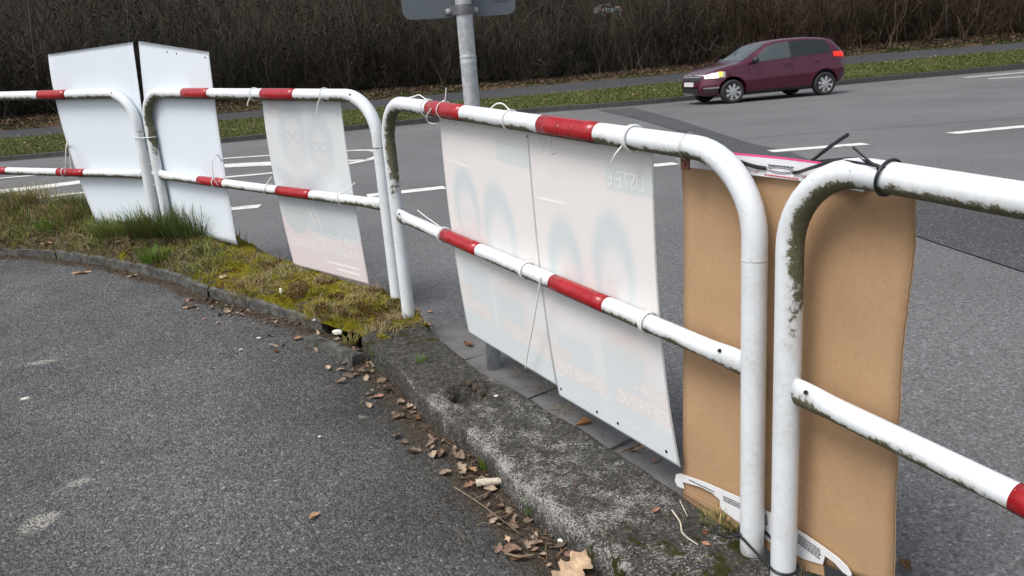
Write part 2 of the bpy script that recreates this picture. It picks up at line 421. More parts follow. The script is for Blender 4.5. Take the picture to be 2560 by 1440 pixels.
# ------------------------------------------------------------------ road markings, repaired trench
def mat_mark():
    m = new_mat('road_marking_paint', (0.7, 0.7, 0.68), 0.7, spec=0.3); t = NT(m)
    w = t.math('ADD', t.noise(5, 6, 0.75), t.math('MULTIPLY', t.noise(60, 3, 0.7), 0.35))
    t.base(t.mix(t.mapr(w, 0.70, 0.86), (0.66, 0.66, 0.64), (0.17, 0.17, 0.17))); return m
MAT['mark'] = mat_mark()
def ribbon(name, PX, w0, w1=None, lift=0.005, mat=None, per=10, parent=None, jag=0.0):
    """painted line along image points laid on the road surface, width in metres"""
    P = [atroad(*p) for p in PX]; P = resample(np.array(P)[:, :2], max(2, per * (len(P) - 1) + 1)); V = []
    for i, p in enumerate(P):
        t_ = unit(P[min(i + 1, len(P) - 1)] - P[max(i - 1, 0)]); n_ = np.array([-t_[1], t_[0]])
        w = w0 if w1 is None else w0 + (w1 - w0) * i / (len(P) - 1)
        for s in (-1, 1):
            q = p + n_ * s * (w / 2 + jag * rng.uniform(-1, 1)); V.append((q[0], q[1], road_z(q[0], q[1]) + lift))
    return mk(name, V, grid_faces(len(P), 2)[:, ::-1], mat or MAT['mark'], parent=parent, origin=(0, 0, 0), smooth=False)
for px, w in [([(432, 536), (650, 516)], .25), ([(918, 490), (1112, 469)], .25), ([(1440, 434), (1690, 409)], .25), ([(1926, 379), (2164, 360)], .25), ([(2378, 334), (2700, 303)], .25),
              ([(2412, 194), (2640, 174)], .3), ([(2470, 197), (2700, 184)], .3)]:
    o = ribbon('lane_marking', px, w, jag=.006); o['kind'] = 'structure'
P_ = [(-260, 474), (25, 444), (120, 436), (340, 415), (555, 397), (690, 388), (790, 381), (870, 377), (915, 375.5), (940, 377), (954, 381), (956, 386), (948, 391), (930, 397), (905, 403), (870, 410), (780, 422), (690, 432), (560, 444), (430, 457), (240, 478), (0, 506)]
Q_ = [atz(x, y, 0) for x, y in P_]
o = ribbon('island_outline_marking', [tuple(proj(q)) for q in smooth_poly(Q_, 60)], .20, per=3); o['kind'] = 'structure'
o = ribbon('island_bar_marking', [(-120, 492), (120, 466), (330, 438), (555, 415), (690, 408.5), (820, 404)], .62, per=6); o['kind'] = 'structure'
o = ribbon('island_bar_marking', [(823, 404.5), (870, 403), (922, 398.5)], .55, .05, per=6); o['kind'] = 'structure'
up_ = [(1577, 268), (1690, 298), (1800, 334), (1883, 361), (1966, 376), (2023, 399), (2300, 462), (2560, 520), (2900, 590)]
lo_ = [(1494, 276), (1590, 297), (1715, 334), (1850, 395), (2000, 460), (2140, 523), (2285, 590), (2560, 682), (2900, 795)]
ua = resample(np.array([atroad(*p) for p in up_])[:, :2], 60); la = resample(np.array([atroad(*p) for p in lo_])[:, :2], 60); V = []
for i in range(60):
    for v in np.linspace(0, 1, 14):
        q = ua[i] * (1 - v) + la[i] * v; V.append((q[0], q[1], road_z(q[0], q[1]) + 0.0035))
o = mk('road_patch', V, grid_faces(60, 14), MAT['patch'], origin=(0, 0, 0)); o['kind'] = 'structure'
MAT['tar'] = mat_simple('tar_joint', (0.055, 0.055, 0.056), 0.6, var=0.3)
for pts, w in (([p for p in lo_], .012), ([(1180, 410), (1640, 367), (1900, 343), (2200, 322), (2600, 292)], .02)):
    o = ribbon('road_seam', pts, w, lift=0.0085, mat=MAT['tar'], per=8, jag=.003); o['kind'] = 'structure'

# ------------------------------------------------------------------ low concrete wall, gutter slabs, edging stones, planted bed
def mat_concrete_wall():
    m = new_mat('lichen_concrete', rough=0.95, spec=0.1); t = NT(m)
    n = t.noise(60, 5, 0.8); c = t.ramp(n, [(0.3, (0.020, 0.020, 0.018)), (0.5, (0.068, 0.066, 0.060)), (0.72, (0.19, 0.185, 0.17))])
    g = t.attr('lichen'); sp = t.noise(150, 5, 0.8); bl = t.noise(10, 6, 0.75)
    v = t.math('ADD', t.math('ADD', t.math('MULTIPLY', sp, 1.0), t.math('MULTIPLY', bl, 0.62)), t.math('MULTIPLY', g, 0.10))
    c = t.mix(t.mapr(v, 0.875, 0.945), c, t.ramp(t.noise(240, 2, 0.6), [(0.3, (0.24, 0.235, 0.22)), (0.7, (0.58, 0.57, 0.55))]))
    mo = t.math('MULTIPLY', t.mapr(t.noise(13, 5, 0.7), 0.53, 0.60), t.mapr(t.attr('moss'), 0.2, 0.7))
    c = t.mix(mo, c, t.ramp(n, [(0.3, (0.016, 0.016, 0.006)), (0.7, (0.075, 0.075, 0.022))]))
    t.base(c); t.normal(t.bump(t.math('ADD', n, sp), 1.0, 0.008)); return m
MAT['wall'] = mat_concrete_wall()
NW = 300; wl_ = smooth_poly(WALL_L, NW); wr_ = smooth_poly(WALL_R, NW); NA = 34; V = []; lichen_shade = []; mo = []
HOLE = atnear(1160, 985); hole_r = 0.048
for i in range(NW):
    A_, B_ = wl_[i], wr_[i]
    dirn = unit(B_ - A_)
    rows = [(-0.012, -0.13), (-0.008, -0.014)] + [(v, None) for v in np.linspace(0, 1, NA)] + [(1.006, -0.03), (1.01, -0.16)]
    for v, dz in rows:
        q = A_ * (1 - v) + B_ * v; z = near_z(q[0], q[1])
        if dz is None:
            e = min(v, 1 - v) * 0.37
            z += -0.006 * (1 - sstep(0, .012, e)) + 0.006 * fbm(q[0] * 14, q[1] * 14, 2, 4) + 0.010 * fbm(q[0] * 4, q[1] * 4, 5)
            dh = math.hypot(q[0] - HOLE[0], (q[1] - HOLE[1]) * .8)
            z += 0.034 * math.exp(-((dh - 0.070) / 0.022) ** 2) * max(0, 0.5 + 1.3 * fbm(q[0] * 26, q[1] * 26, 8)) * (1 if q[0] + .4 * q[1] > HOLE[0] + .4 * HOLE[1] else .35) - 0.12 * (1 - sstep(hole_r * .6, hole_r * 1.25, dh))
        else:
            z += dz; q = q + dirn * 0.006 * fbm(q[0] * 12, q[1] * 12, dz * 40)
        V.append((q[0], q[1], z))
        lichen_shade.append(0.35 * sstep(3.1, 2.2, q[1]) * (1 - sstep(.75, 1.0, v)) - .55 * sstep(2.6, 3.3, q[1]) + .6 * (1 - sstep(0, .2, v)) * sstep(3.3, 2.7, q[1]) - ((1.5 if v > .5 else 1.6) if dz is not None and dz < -.05 else (.25 if dz is not None else 0)) - 2.5 * (1 - sstep(.05, .085, math.hypot(q[0] - HOLE[0], q[1] - HOLE[1])))); mo.append(float(sstep(2.1, 1.7, q[1])) + float(sstep(3.0, 3.5, q[1])))  # lichen mask; cut on side faces to darken them, hole's shade painted in too
cw = mk('concrete_wall', V, grid_faces(NW, NA + 4), MAT['wall'], origin=(0.575, 1.785, -0.16), attrs={'lichen': lichen_shade, 'moss': mo})
tag(cw, 'low lichen speckled concrete wall that the red and white railing posts stand on', 'wall')

MAT['slab'] = mat_simple('gutter_concrete', (0.135, 0.132, 0.13), 0.9, var=0.3, scale=8, bump=0.25, spec=0.2)
gl = resample(np.array(WALL_R), 400); L_ = np.concatenate([[0], np.cumsum(np.linalg.norm(np.diff(gl, axis=0), axis=1))]); mb = MB()
s0 = 0.17
while s0 < L_[-1] - .45:
    pts = [np.array([np.interp(s_, L_, gl[:, 0]), np.interp(s_, L_, gl[:, 1])]) for s_ in (s0 + .005, s0 + .475)]
    t_ = unit(pts[1] - pts[0]); n_ = np.array([t_[1], -t_[0]])
    c4 = [pts[0] + n_ * .012, pts[1] + n_ * .012, pts[1] + n_ * .31, pts[0] + n_ * .31]
    top = [(*p, road_z(*p) + 0.012 + .004 * (k > 1)) for k, p in enumerate(c4)]
    mb.add(top + [(p[0], p[1], p[2] - .06) for p in top], [(3, 2, 1, 0), (0, 1, 5, 4), (1, 2, 6, 5), (2, 3, 7, 6), (3, 0, 4, 7)]); s0 += 0.49
o = mb.build('gutter', MAT['slab'], origin=(0, 0, 0), smooth=False); o['kind'] = 'structure'

# edging stones of the planted bed, chipped along their top
def edging(PL, label, h0, h1, seed):
    P = smooth_poly(PL, 46); V = []
    for i, p in enumerate(P):
        t_ = unit(P[min(i + 1, 45)] - P[max(i - 1, 0)]); n_ = np.array([t_[1], -t_[0]])       # towards the bed
        h = (h0 + (h1 - h0) * i / 45) + 0.006 * fbm(i * .35, seed, 1, 4); ch = 0.008 + max(0, 0.022 * fbm(i * .33, seed, 7, 4))
        zb = near_z(p[0], p[1], -0.06)
        for off, z in ((0, -.05), (0, h - ch), (0.012 + ch * .5, h), (0.065, h + .004 * fbm(i * .8, seed)), (0.07, -.05)):
            q = p + n_ * off; V.append((q[0], q[1], zb + z))
    F = [tuple(f) for f in grid_faces(46, 5)] + [(0, 1, 2, 3, 4), tuple(45 * 5 + k for k in (4, 3, 2, 1, 0))]
    o = mk('edging_stone', V, F, MAT['edging'], smooth=False)
    return tag(o, label, 'edging stone', 'edging stones along the planted bed')
MAT['edging'] = mat_simple('edging_concrete', (0.085, 0.085, 0.08), 0.92, var=0.95, scale=20, bump=0.6, spec=0.15)
ex = smooth_poly(EDGE, 900); el = np.concatenate([[0], np.cumsum(np.linalg.norm(np.diff(ex, axis=0), axis=1))])
def esub(a, b): return [np.array([np.interp(s_, el, ex[:, 0]), np.interp(s_, el, ex[:, 1])]) for s_ in np.linspace(a, b, 9)]
sc = el[np.argmin(np.hypot(ex[:, 0] + 0.93, ex[:, 1] - 3.65))]; sj = el[np.argmin(np.hypot(ex[:, 0] + 1.70, ex[:, 1] - 4.26))]
sk = el[np.argmin(np.hypot(ex[:, 0] + 3.1, ex[:, 1] - 5.28))]
edging(esub(sc + .01, sj - .012), 'chipped grey edging stone below the yellow moss, with a square broken end', .058, .066, 1)
edging(esub(sj + .012, sk - .01), 'long curved grey edging stone in front of the green grass tufts', .066, .06, 2)
edging(esub(sk + .01, sk + 1.4), 'grey edging stone leaving the frame at the left edge', .058, .05, 3)
edging([np.array(atnear(792, 850, -.06)[:2]), np.array(atnear(850, 870, -.06)[:2]), np.array(atnear(912, 897, -.06)[:2])], 'low sunken edging stone lying between the white stone chip and the brown leaves', .035, .03, 4)

def mat_bed():
    m = new_mat('bed_soil', rough=1.0, spec=0.05); t = NT(m)
    n = t.noise(40, 6, 0.75); c = t.ramp(n, [(0.3, (0.030, 0.025, 0.014)), (0.5, (0.095, 0.08, 0.046)), (0.7, (0.22, 0.185, 0.115))])
    moss = t.ramp(t.noise(85, 4, 0.75), [(0.3, (0.05, 0.048, 0.006)), (0.5, (0.19, 0.175, 0.014)), (0.7, (0.36, 0.31, 0.04))])
    rust = t.ramp(t.noise(85, 4, 0.7), [(0.3, (0.03, 0.016, 0.005)), (0.7, (0.15, 0.075, 0.016))])
    moss = t.mix(t.mapr(t.noise(7, 3), 0.56, 0.66), moss, rust)
    k = t.math('ADD', t.attr('moss'), t.math('MULTIPLY', t.math('SUBTRACT', t.noise(7.5, 5, 0.65), 0.5), 1.5))
    c = t.mix(t.mapr(k, 0.80, 0.94), c, moss); t.base(c)
    t.normal(t.bump(t.math('ADD', n, t.noise(160, 3, 0.7)), 1.0, 0.012)); return m
MAT['bed'] = mat_bed()
NB = 260; eb = smooth_poly([(-.615, 3.30), (-.72, 3.50)] + EDGE[1:], NB); ob = smooth_poly(OUTER, NB); NV = 40; V = []; ms = []
def bed_bump(x, v): return (0.02 + 0.19 * sstep(-1.15, -2.5, x)) * sstep(0, 1, v) + 0.0
BED = np.zeros((NB, NV, 3)); BM = np.zeros((NB, NV))
for i in range(NB):
    for j in range(NV):
        v = j / (NV - 1); q = eb[i] * (1 - v) + ob[i] * v; x, y = q
        lump = 0.018 * max(0, fbm(x * 9, y * 9, 3, 3)) + 0.02 * fbm(x * 3.2, y * 3.2, 9)
        z = near_z(x, y, 0.015) + bed_bump(x, v) + (0.012 + lump) * sstep(0, .12, v) * (1 - sstep(.93, 1.0, v)) - .03 * (1 - sstep(0, .1, v)) - .075 * (1 - sstep(0, .055, i / NB)) * (.6 + .8 * fbm(x * 9, y * 9, 33))
        BED[i, j] = (x, y, z); BM[i, j] = .72 + .28 * float(sstep(-1.95, -1.5, x))
V = BED.reshape(-1, 3)
sk_ = np.array([(p[0], p[1], near_z(p[0], p[1], -.35)) for p in ob])
F = [tuple(f) for f in grid_faces(NB, NV)[:, ::-1]]
sk2 = BED[:, 0] - np.array([0, 0, .16]); sk3 = BED[0] - np.array([0, 0, .16])
base = NB * NV; b2 = base + NB; b3 = b2 + NB; F += [((i + 1) * NV, i * NV, b2 + i, b2 + i + 1) for i in range(12)] + [(j, j + 1, b3 + j + 1, b3 + j) for j in range(NV - 1)]; F += [(i * NV + NV - 1, (i + 1) * NV + NV - 1, base + i + 1, base + i) for i in range(NB - 1)]
o = mk('planted_bed', np.vstack([V, sk_, sk2, sk3]), F, MAT['bed'], origin=(0, 0, 0), attrs={'moss': np.concatenate([BM.ravel(), np.zeros(2 * NB + NV)])}); o['kind'] = 'structure'

# ------------------------------------------------------------------ railings
MAT['paint'] = mat_paint(); MAT['red'] = mat_red()
MAT['hole'] = new_mat('dark_hole', (0.01, 0.01, 0.01), 0.9)
MAT['rust'] = mat_simple('rusty_steel', (0.10, 0.035, 0.018), 0.75, var=0.5, scale=120, bump=0.3)
RT = 0.0302; RL = 0.0262; DROP = 0.5135; BR_ = 0.19
pAR = np.array([-2.305, 5.14, 1.261]); pBL = np.array([-2.212, 5.10, 1.2575]); pBR = np.array([-.576, 3.766, 1.1557])
pCL = np.array([-.5055, 3.6076, 1.130]); pCR = np.array([.5725, 1.7781, .9925]); pDL = np.array([.6104, 1.6552, .9925])
dA = np.array([-.9235, .3836]); pAL = np.array([*(pAR[:2] + dA * 2.12), pAR[2] + .0423 * 2.12])
dD = np.array([.456, -.89]); pDR = np.array([*(pDL[:2] + dD * 2.12), pDL[2] - .070 * 2.12])
class Panel:
    def __init__(s, P0, P1):
        s.P0 = P0; s.P1 = P1; d = P1[:2] - P0[:2]; s.L = np.linalg.norm(d); s.d = np.array([*(d / s.L), 0]); s.k = (P1[2] - P0[2]) / s.L
        n = np.array([-s.d[1], s.d[0], 0]); s.n = n if n @ np.array([.5, 1, 0]) > 0 else -n      # towards the road
    def at(s, u, t, off=0.0): return s.P0 + s.d * u + np.array([0, 0, t + s.k * u]) + s.n * off
    def u_at_px(s, px, t=0.0, off=0.0):
        a, b = -0.2, s.L + .2
        for _ in range(50):
            m = (a + b) / 2
            if proj(s.at(m, t, off))[0] < px: a = m
            else: b = m
        return a
    def hit(s, px, py, off=0.0):
        return onplane(px, py, s.P0 + s.n * off, s.n)

def railing(P0, P1, label, top_bands, low_bands, holes, Hl=1.06, Hr=1.06, moss_left=True):
    p = Panel(P0, P1); root = empty('railing', p.at(0, -Hl), label, 'railing', 'red and white tube railings along the pavement edge')
    L = p.L; path = []
    for t in np.linspace(-Hl, -BR_, 14)[:-1]: path.append((0, t))
    for a in np.linspace(0, math.pi / 2, 13): path.append((BR_ - BR_ * math.cos(a), -BR_ + BR_ * math.sin(a)))
    for u in np.linspace(BR_, L - BR_, 20)[1:-1]: path.append((u, 0))
    for a in np.linspace(math.pi / 2, 0, 13): path.append((L - BR_ + BR_ * math.cos(a), -BR_ + BR_ * math.sin(a)))
    for t in np.linspace(-BR_, -Hr, 14)[1:]: path.append((L, t))
    pts = [p.at(u, t) for u, t in path]; n = 24
    Vv, F, N = sweep(pts, RT, n)
    g = []
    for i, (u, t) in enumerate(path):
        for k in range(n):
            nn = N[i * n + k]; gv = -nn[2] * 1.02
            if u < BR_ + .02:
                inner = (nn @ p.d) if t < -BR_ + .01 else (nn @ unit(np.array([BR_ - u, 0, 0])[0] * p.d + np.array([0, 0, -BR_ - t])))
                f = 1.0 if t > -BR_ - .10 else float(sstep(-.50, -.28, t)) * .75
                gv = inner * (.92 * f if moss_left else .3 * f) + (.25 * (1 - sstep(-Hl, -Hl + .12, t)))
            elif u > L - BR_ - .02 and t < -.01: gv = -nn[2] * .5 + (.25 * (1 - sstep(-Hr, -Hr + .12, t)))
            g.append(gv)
    mk('frame', Vv, F, MAT['paint'], root, attrs={'grime': g})
    # lower rail with flattened, slightly wider ends
    us = np.concatenate([[RT * .8], np.linspace(.05, .16, 5), np.linspace(.25, L - .25, 16), np.linspace(L - .16, L - .05, 5), [L - RT * .8]])
    rr = [RL * (1.12 if (u < .06 or u > L - .06) else 1.12 - .12 * float(sstep(.06, .15, min(u, L - u)))) for u in us]
    Vv, F, N = sweep([p.at(u, -DROP) for u in us], rr, 20)
    Vv = np.array(Vv)
    for i, u in enumerate(us):
        cc = p.at(u, -DROP); f_ = 1 - float(sstep(.05, .17, min(u, L - u))); off = Vv[i * 20:i * 20 + 20] - cc; la = off @ p.n
        Vv[i * 20:i * 20 + 20] = cc + off * np.array([1, 1, 1 + .10 * f_]) - np.outer(la, p.n) * .45 * f_
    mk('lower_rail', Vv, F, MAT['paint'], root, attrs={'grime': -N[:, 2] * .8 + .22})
    for bands, t, r in ((top_bands, 0, RT), (low_bands, -DROP, RL)):
        for x0, x1 in bands:
            u0, u1 = (p.u_at_px(x0, t), p.u_at_px(x1, t)) if x0 > -9 or x1 > -9 else (0, 0)
            Vv, F, N = sweep([p.at(u, t) for u in np.linspace(u0, u1, 6)], r + .0011, 24)
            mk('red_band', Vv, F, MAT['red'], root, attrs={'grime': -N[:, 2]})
    for u, t, ang in holes:                                         # drain holes
        if t is None: c = p.at(L - BR_ + BR_ * math.sin(ang), -BR_ + BR_ * math.cos(ang)); nr = unit(p.d * math.sin(ang) * .4 + np.array([0, 0, math.cos(ang) * .5]) - p.n * .9); c = c + nr * (RT - .001)
        else: c = p.at(u, t); nr = unit(np.array([0, 0, .75]) - p.n * .75); c = c + nr * (RL * .98)
        Vv, F, _ = sweep([c, c + nr * .0022], .0052, 12); mk('drain_hole', Vv, F, MAT['hole'], root)
    for u, t in ((L, -.24),):                                          # weld seam
        Vv, F, N = sweep([p.at(u, t - .003), p.at(u, t), p.at(u, t + .003)], [RT + .0002, RT + .0012, RT + .0002], 24, caps=False)
        mk('weld_seam', Vv, F, MAT['paint'], root, attrs={'grime': np.full(len(Vv), .35)})
    return root, p
_, PA = railing(pAL, pAR, 'white tube railing section at the left edge behind the grass', [(100, 170)], [(-30, 20), (147, 215)], [(0, None, .3)], moss_left=False)
_, PB = railing(pBL, pBR, 'second railing section from the left, carrying the narrow portrait poster', [(462, 527), (660, 742)], [(500, 563), (697, 780)], [(0, None, .3), (PA.L, -DROP, 0)][:1])
rC, PC = railing(pCL, pCR, 'middle railing section carrying the two pink and white portrait posters side by side', [(1077, 1163), (1358, 1500)], [(1112, 1200), (1385, 1520)], [(.07, -DROP, 0), (2.03, -DROP, 0)])
_, PD = railing(pDL, pDR, 'nearest railing section at the right edge, with thick green algae under its bend', [], [(2540, 2790)], [(.07, -DROP, 0)])
# rusty lug under the top rail of the middle section
u = PC.u_at_px(1716, -.03); mb = MB(); c = PC.at(u, -RT - .012, -.004)
mb.box(c, PC.d * .014, PC.n * .0025, (0, 0, .016)); mb.tube([c - PC.n * .002, c - PC.n * .006], .0045, 10); mb.build('fixing_lug', MAT['rust'], rC, smooth=False)

# ------------------------------------------------------------------ cable ties
MAT['tie'] = mat_simple('white_nylon', (0.78, 0.79, 0.78), 0.4, var=0.05)
MAT['btie'] = mat_simple('black_nylon', (0.012, 0.012, 0.013), 0.38, var=0.2)
MAT['wire'] = mat_simple('bright_wire', (.55, .5, .4), .35, .8)
GT = 'white cable ties holding the posters'
def cable_tie(panel, px, t, label, tail=None, rad=None, w=.0024, mat='tie', tilt=0.0, dbl=False, loop=None, head=0.6, group=GT):
    """ring round a rail, small square head, tail strip through given (du, dt, off) points from the head"""
    r = (RT if t == 0 else RL) + .0035 if rad is None else rad
    u = panel.u_at_px(px, t); mb = MB()
    def ring(u0, r0, ph=0):
        P = [panel.at(u0 + tilt * r0 * math.cos(a), t, 0) + panel.n * r0 * math.sin(a) * 1.08 + np.array([0, 0, r0 * math.cos(a)]) for a in np.linspace(0, 2 * math.pi, 40)]
        mb.tube(P, w, 8)
    ring(u, r)
    if dbl: ring(u + .009, r + .001)
    hc = panel.at(u, t) - panel.n * r * math.sin(head) + np.array([0, 0, r * math.cos(head)])
    mb.box(hc, panel.d * .0042, panel.n * .004, np.array([0, 0, .0042]))
    if tail:
        P = [hc] + [hc + panel.d * a + np.array([0, 0, b]) + panel.n * c for a, b, c in tail]
        P = smooth_poly(P, 24) if len(P) > 2 else P; mb.tube(P, None, 8, flat=(.0016, .0026))
    if loop:
        P = smooth_poly([panel.hit(x, y, o_) for x, y, o_ in loop], 30); mb.tube(P, w * .95, 8)
    o = mb.build('cable_tie', MAT[mat]); return tag(o, label, 'cable tie', group)
cable_tie(PA, 163, -DROP, 'loose standing white tie loop on the lower rail of the leftmost railing', loop=[(163, 436, -.03), (164, 400, -.04), (165, 372, -.03), (169, 352, 0), (172, 370, .035), (176, 410, .045), (178, 430, .03)], w=.003)
cable_tie(PB, 541, -DROP, 'tall loose white tie loop over the left red band of the second railing', loop=[(546, 466, -.03), (534, 442, -.05), (530, 410, -.05), (536, 394, -.03), (543, 386, 0), (551, 398, .03), (556, 420, .045), (560, 440, .045)], w=.003)
cable_tie(PB, 637, 0, 'white tie on the top rail just left of the narrow poster', tail=[(-.012, -.032, -.012), (-.016, -.048, -.012)], head=1.9)
cable_tie(PB, 812, 0, 'white tie with a straight slanting tail hanging over the narrow poster', tail=[(-.012, -.035, -.012), (-.03, -.085, -.012)], head=1.9)
cable_tie(PB, 672, -DROP, 'white tie on the lower rail at the left edge of the narrow poster', tail=[(.03, .03, .01), (.05, .045, .012)], tilt=.5)
cable_tie(PB, 855, -DROP, 'white tie with its tail pointing up right on the lower rail across the narrow poster', tail=[(.05, .025, .012), (.10, .055, .02)], tilt=-.3, head=.2)
cable_tie(PC, 1070, 0, 'white tie with a long curly tail on the top rail beside the first red band', tail=[(-.06, .018, 0), (-.12, .012, 0), (-.20, .004, -.005), (-.27, -.008, -.01)], loop=[(1078, 272, -.034), (1066, 292, -.035), (1072, 306, -.02), (1092, 309, 0), (1102, 300, .03)], head=.15)
cable_tie(PC, 1112, 0, 'white tie stub standing upright on the red band left of the sign post', tail=[(.015, .012, 0), (.03, .05, .0)], head=.0, w=.0018)
cable_tie(PC, 1277, 0, 'thin white tie arching above the top rail right of the sign post', tail=[(-.05, .018, .01), (-.10, .02, .012), (-.16, .0, .016)], head=.1, w=.0022)
cable_tie(PC, 1580, 0, 'doubled white tie near the right corner of the wide posters, tail slanting left', tail=[(-.02, -.025, -.012), (-.045, -.055, -.010)], dbl=True, head=2.0, w=.0032)
cable_tie(PC, 1108, -DROP, 'doubled white tie with a long tail pointing left on the lower rail', tail=[(-.05, .012, 0), (-.14, .03, .0), (-.22, .05, 0)], dbl=True, head=.2)
cable_tie(PC, 1316, -DROP, 'white tie whose long straight tail hangs down at the seam between the two wide posters', tail=None, dbl=True, head=-.3, loop=[(1352, 690, -.028), (1345, 735, -.03), (1335, 800, -.02), (1318, 890, .0), (1313, 922, .0)], w=.0027)
cable_tie(PC, 1618, -DROP, 'thick doubled white tie on the lower rail at the right edge of the wide posters', dbl=True, head=-.2, w=.0030)
cable_tie(PC, 1724, 0, 'thin wire ring round the top rail above the rusty lug', w=.0010, head=-1, mat='wire' if 'wire' in MAT else 'tie')
# ties round neighbouring posts
def pair_tie(a, b, z, label, mat, w, r, tail=None, slope=0.0):
    a, b = np.array(a[:2]), np.array(b[:2]); d = b - a; Lg = np.linalg.norm(d); d /= Lg; n_ = np.array([-d[1], d[0]]); P = []
    for k in range(65):
        th = 2 * math.pi * k / 64; q = n_ * math.cos(th) * r + d * math.sin(th) * r + (b if math.sin(th) > 0 else a)
        P.append((q[0], q[1], z + slope * ((q - a) @ d)))
    mb = MB(); mb.tube(P, w, 8)
    if tail: mb.tube(smooth_poly(tail, 20), w * .9, 8); mb.box(tail[0], (.005, 0, 0), (0, .005, 0), (0, 0, .005))
    o = mb.build('cable_tie', MAT[mat]); return tag(o, label, 'cable tie', GT if mat == 'tie' else 'black cable ties')
pair_tie(pAR, pBL, atz(367, 344, 0)[2] if False else (ZC + (ray(367, 344) * (5.08 / ray(367, 344)[1]))[2]), 'white tie binding the two posts together in front of the blank boards', 'tie', .0024, RT + .003)
bt = onplane(1812, 1331, pCR - np.array(list(PC.n)) * .05, PC.n)
zb = near_z(pCR[0], pCR[1]) + .055
pair_tie(pCR, pDL, zb, 'black tie looped low round the two nearest posts just above the wall', 'btie', .0035, RT + .004,
         tail=[np.array([pCR[0] - .03, pCR[1] - .005, zb]), np.array([pCR[0] - .055, pCR[1] + .01, zb - .012]), np.array([pCR[0] - .085, pCR[1] + .02, zb - .006]), np.array([pCR[0] - .105, pCR[1] + .035, zb + .006])], slope=-.10)

# ------------------------------------------------------------------ posters
def text2d(s, size=1.0, bold=0.02, align='LEFT'):
    bold = 0.0
    cu = bpy.data.curves.new('t', 'FONT'); cu.body = s; cu.size = size; cu.offset = bold; cu.align_x = align; cu.resolution_u = 3
    ob = bpy.data.objects.new('t', cu); COL.objects.link(ob); dg = bpy.context.evaluated_depsgraph_get()
    me = bpy.data.meshes.new_from_object(ob.evaluated_get(dg)); V = np.array([v.co[:2] for v in me.vertices]); F = [tuple(p.vertices) for p in me.polygons]
    COL.objects.unlink(ob); bpy.data.objects.remove(ob); bpy.data.curves.remove(cu); bpy.data.meshes.remove(me); return V, F

class Sheet:
    """a sheet spanned between rows of left/right points, u across as seen from behind, v downwards"""
    def __init__(s, rows, bulge=0.0, nrm=None):
        s.v = [r[0] for r in rows]; s.l = np.array([r[1] for r in rows]); s.r = np.array([r[2] for r in rows]); s.b = bulge; s.n = nrm
    def pt(s, u, v):
        def q(A):
            if len(s.v) == 3:
                a, b, c = s.v; w = np.array([(v - b) * (v - c) / ((a - b) * (a - c)), (v - a) * (v - c) / ((b - a) * (b - c)), (v - a) * (v - b) / ((c - a) * (c - b))]); return w @ A
            return np.array([np.interp(v, s.v, A[:, k]) for k in range(3)])
        p = q(s.l) * (1 - u) + q(s.r) * u
        if s.b: p = p + s.n * s.b * 4 * u * (1 - u)
        return p
    def build(s, name, mat, col, nu=44, nv=64, th=.003, parent=None, origin=None, edge=None):
        us, vv = np.linspace(0, 1, nu), np.linspace(0, 1, nv); V = []; C = []
        for side in (0, 1):
            for u in us:
                for v in vv:
                    e = edge(u, v) if edge else (u, v)
                    V.append(s.pt(*e) + s.n * th * side); C.append(col(u, v))
        F = [tuple(f) for f in grid_faces(nu, nv)]; N_ = nu * nv
        F += [tuple(N_ + k for k in f[::-1]) for f in grid_faces(nu, nv)]
        for i in range(nu - 1):
            for j in (0, nv - 1): F.append((i * nv + j, (i + 1) * nv + j, N_ + (i + 1) * nv + j, N_ + i * nv + j))
        for j in range(nv - 1):
            for i in (0, nu - 1): F.append((i * nv + j, i * nv + j + 1, N_ + i * nv + j + 1, N_ + i * nv + j))
        return mk(name, V, F, mat, parent, origin, attrs={'col': C})
    def write(s, name, txt, u0, v0, size, mat, parent, W, H, mirror=True, bold=.02, align='LEFT', lift=.0008, flip=False, fit=None):
        """text starting (as read from the front) at u0 on the mirrored side; size in metres"""
        T, F = text2d(txt, size, bold, align); V = []
        if fit: T = T * np.array([fit / max(T[:, 0].max() - T[:, 0].min(), 1e-6), 1])
        for x, y in T:
            if flip: x, y = -x, -y
            u = u0 - x / W if mirror else u0 + x / W
            V.append(s.pt(u, v0 - y / H) - s.n * lift)
        return mk(name, V, F, mat, parent, smooth=False)
    def patch(s, name, u0, u1, v0, v1, mat, parent, lift=.0006, n=8, shape=None):
        V = []; 
        for u in np.linspace(u0, u1, n):
            for v in np.linspace(v0, v1, n): V.append(s.pt(u, v) - s.n * lift)
        return mk(name, V, grid_faces(n, n), mat, parent)

def soft(u, v, cu, cv, ru, rv, k=.25):
    d = math.hypot((u - cu) / ru, (v - cv) / rv); return float(1 - sstep(1 - k, 1 + k, d))
def over(c, t, a): return c * (1 - a) + np.array(t) * a
MAT['poster'] = mat_vcol('poster_plastic', rough=0.38, spec=0.4, trans=0.22)
MAT['ink'] = new_mat('pale_lettering', (0.795, 0.81, 0.815), 0.45)
MAT['inkfaint'] = new_mat('faint_lettering', (.765, .715, .725), .45); MAT['inkgrey'] = new_mat('faint_white_lettering', (.825, .81, .80), .45)
MAT['ink2'] = new_mat('pale_warm_lettering', (0.825, 0.81, 0.80), 0.45)
OFF = RT + .0045
def rect_rows(p, TL, TR, ML, MR, BL_, BR2, vm, tilt=0.0):
    """upper half on the plane behind the rail, lower half swinging out by tilt metres"""
    top = (0, p.hit(*TL, OFF), p.hit(*TR, OFF)); mid = (vm, p.hit(*ML, OFF), p.hit(*MR, OFF)); bot = (1, p.hit(*BL_, OFF + tilt), p.hit(*BR2, OFF + tilt))
    return [top, mid, bot]
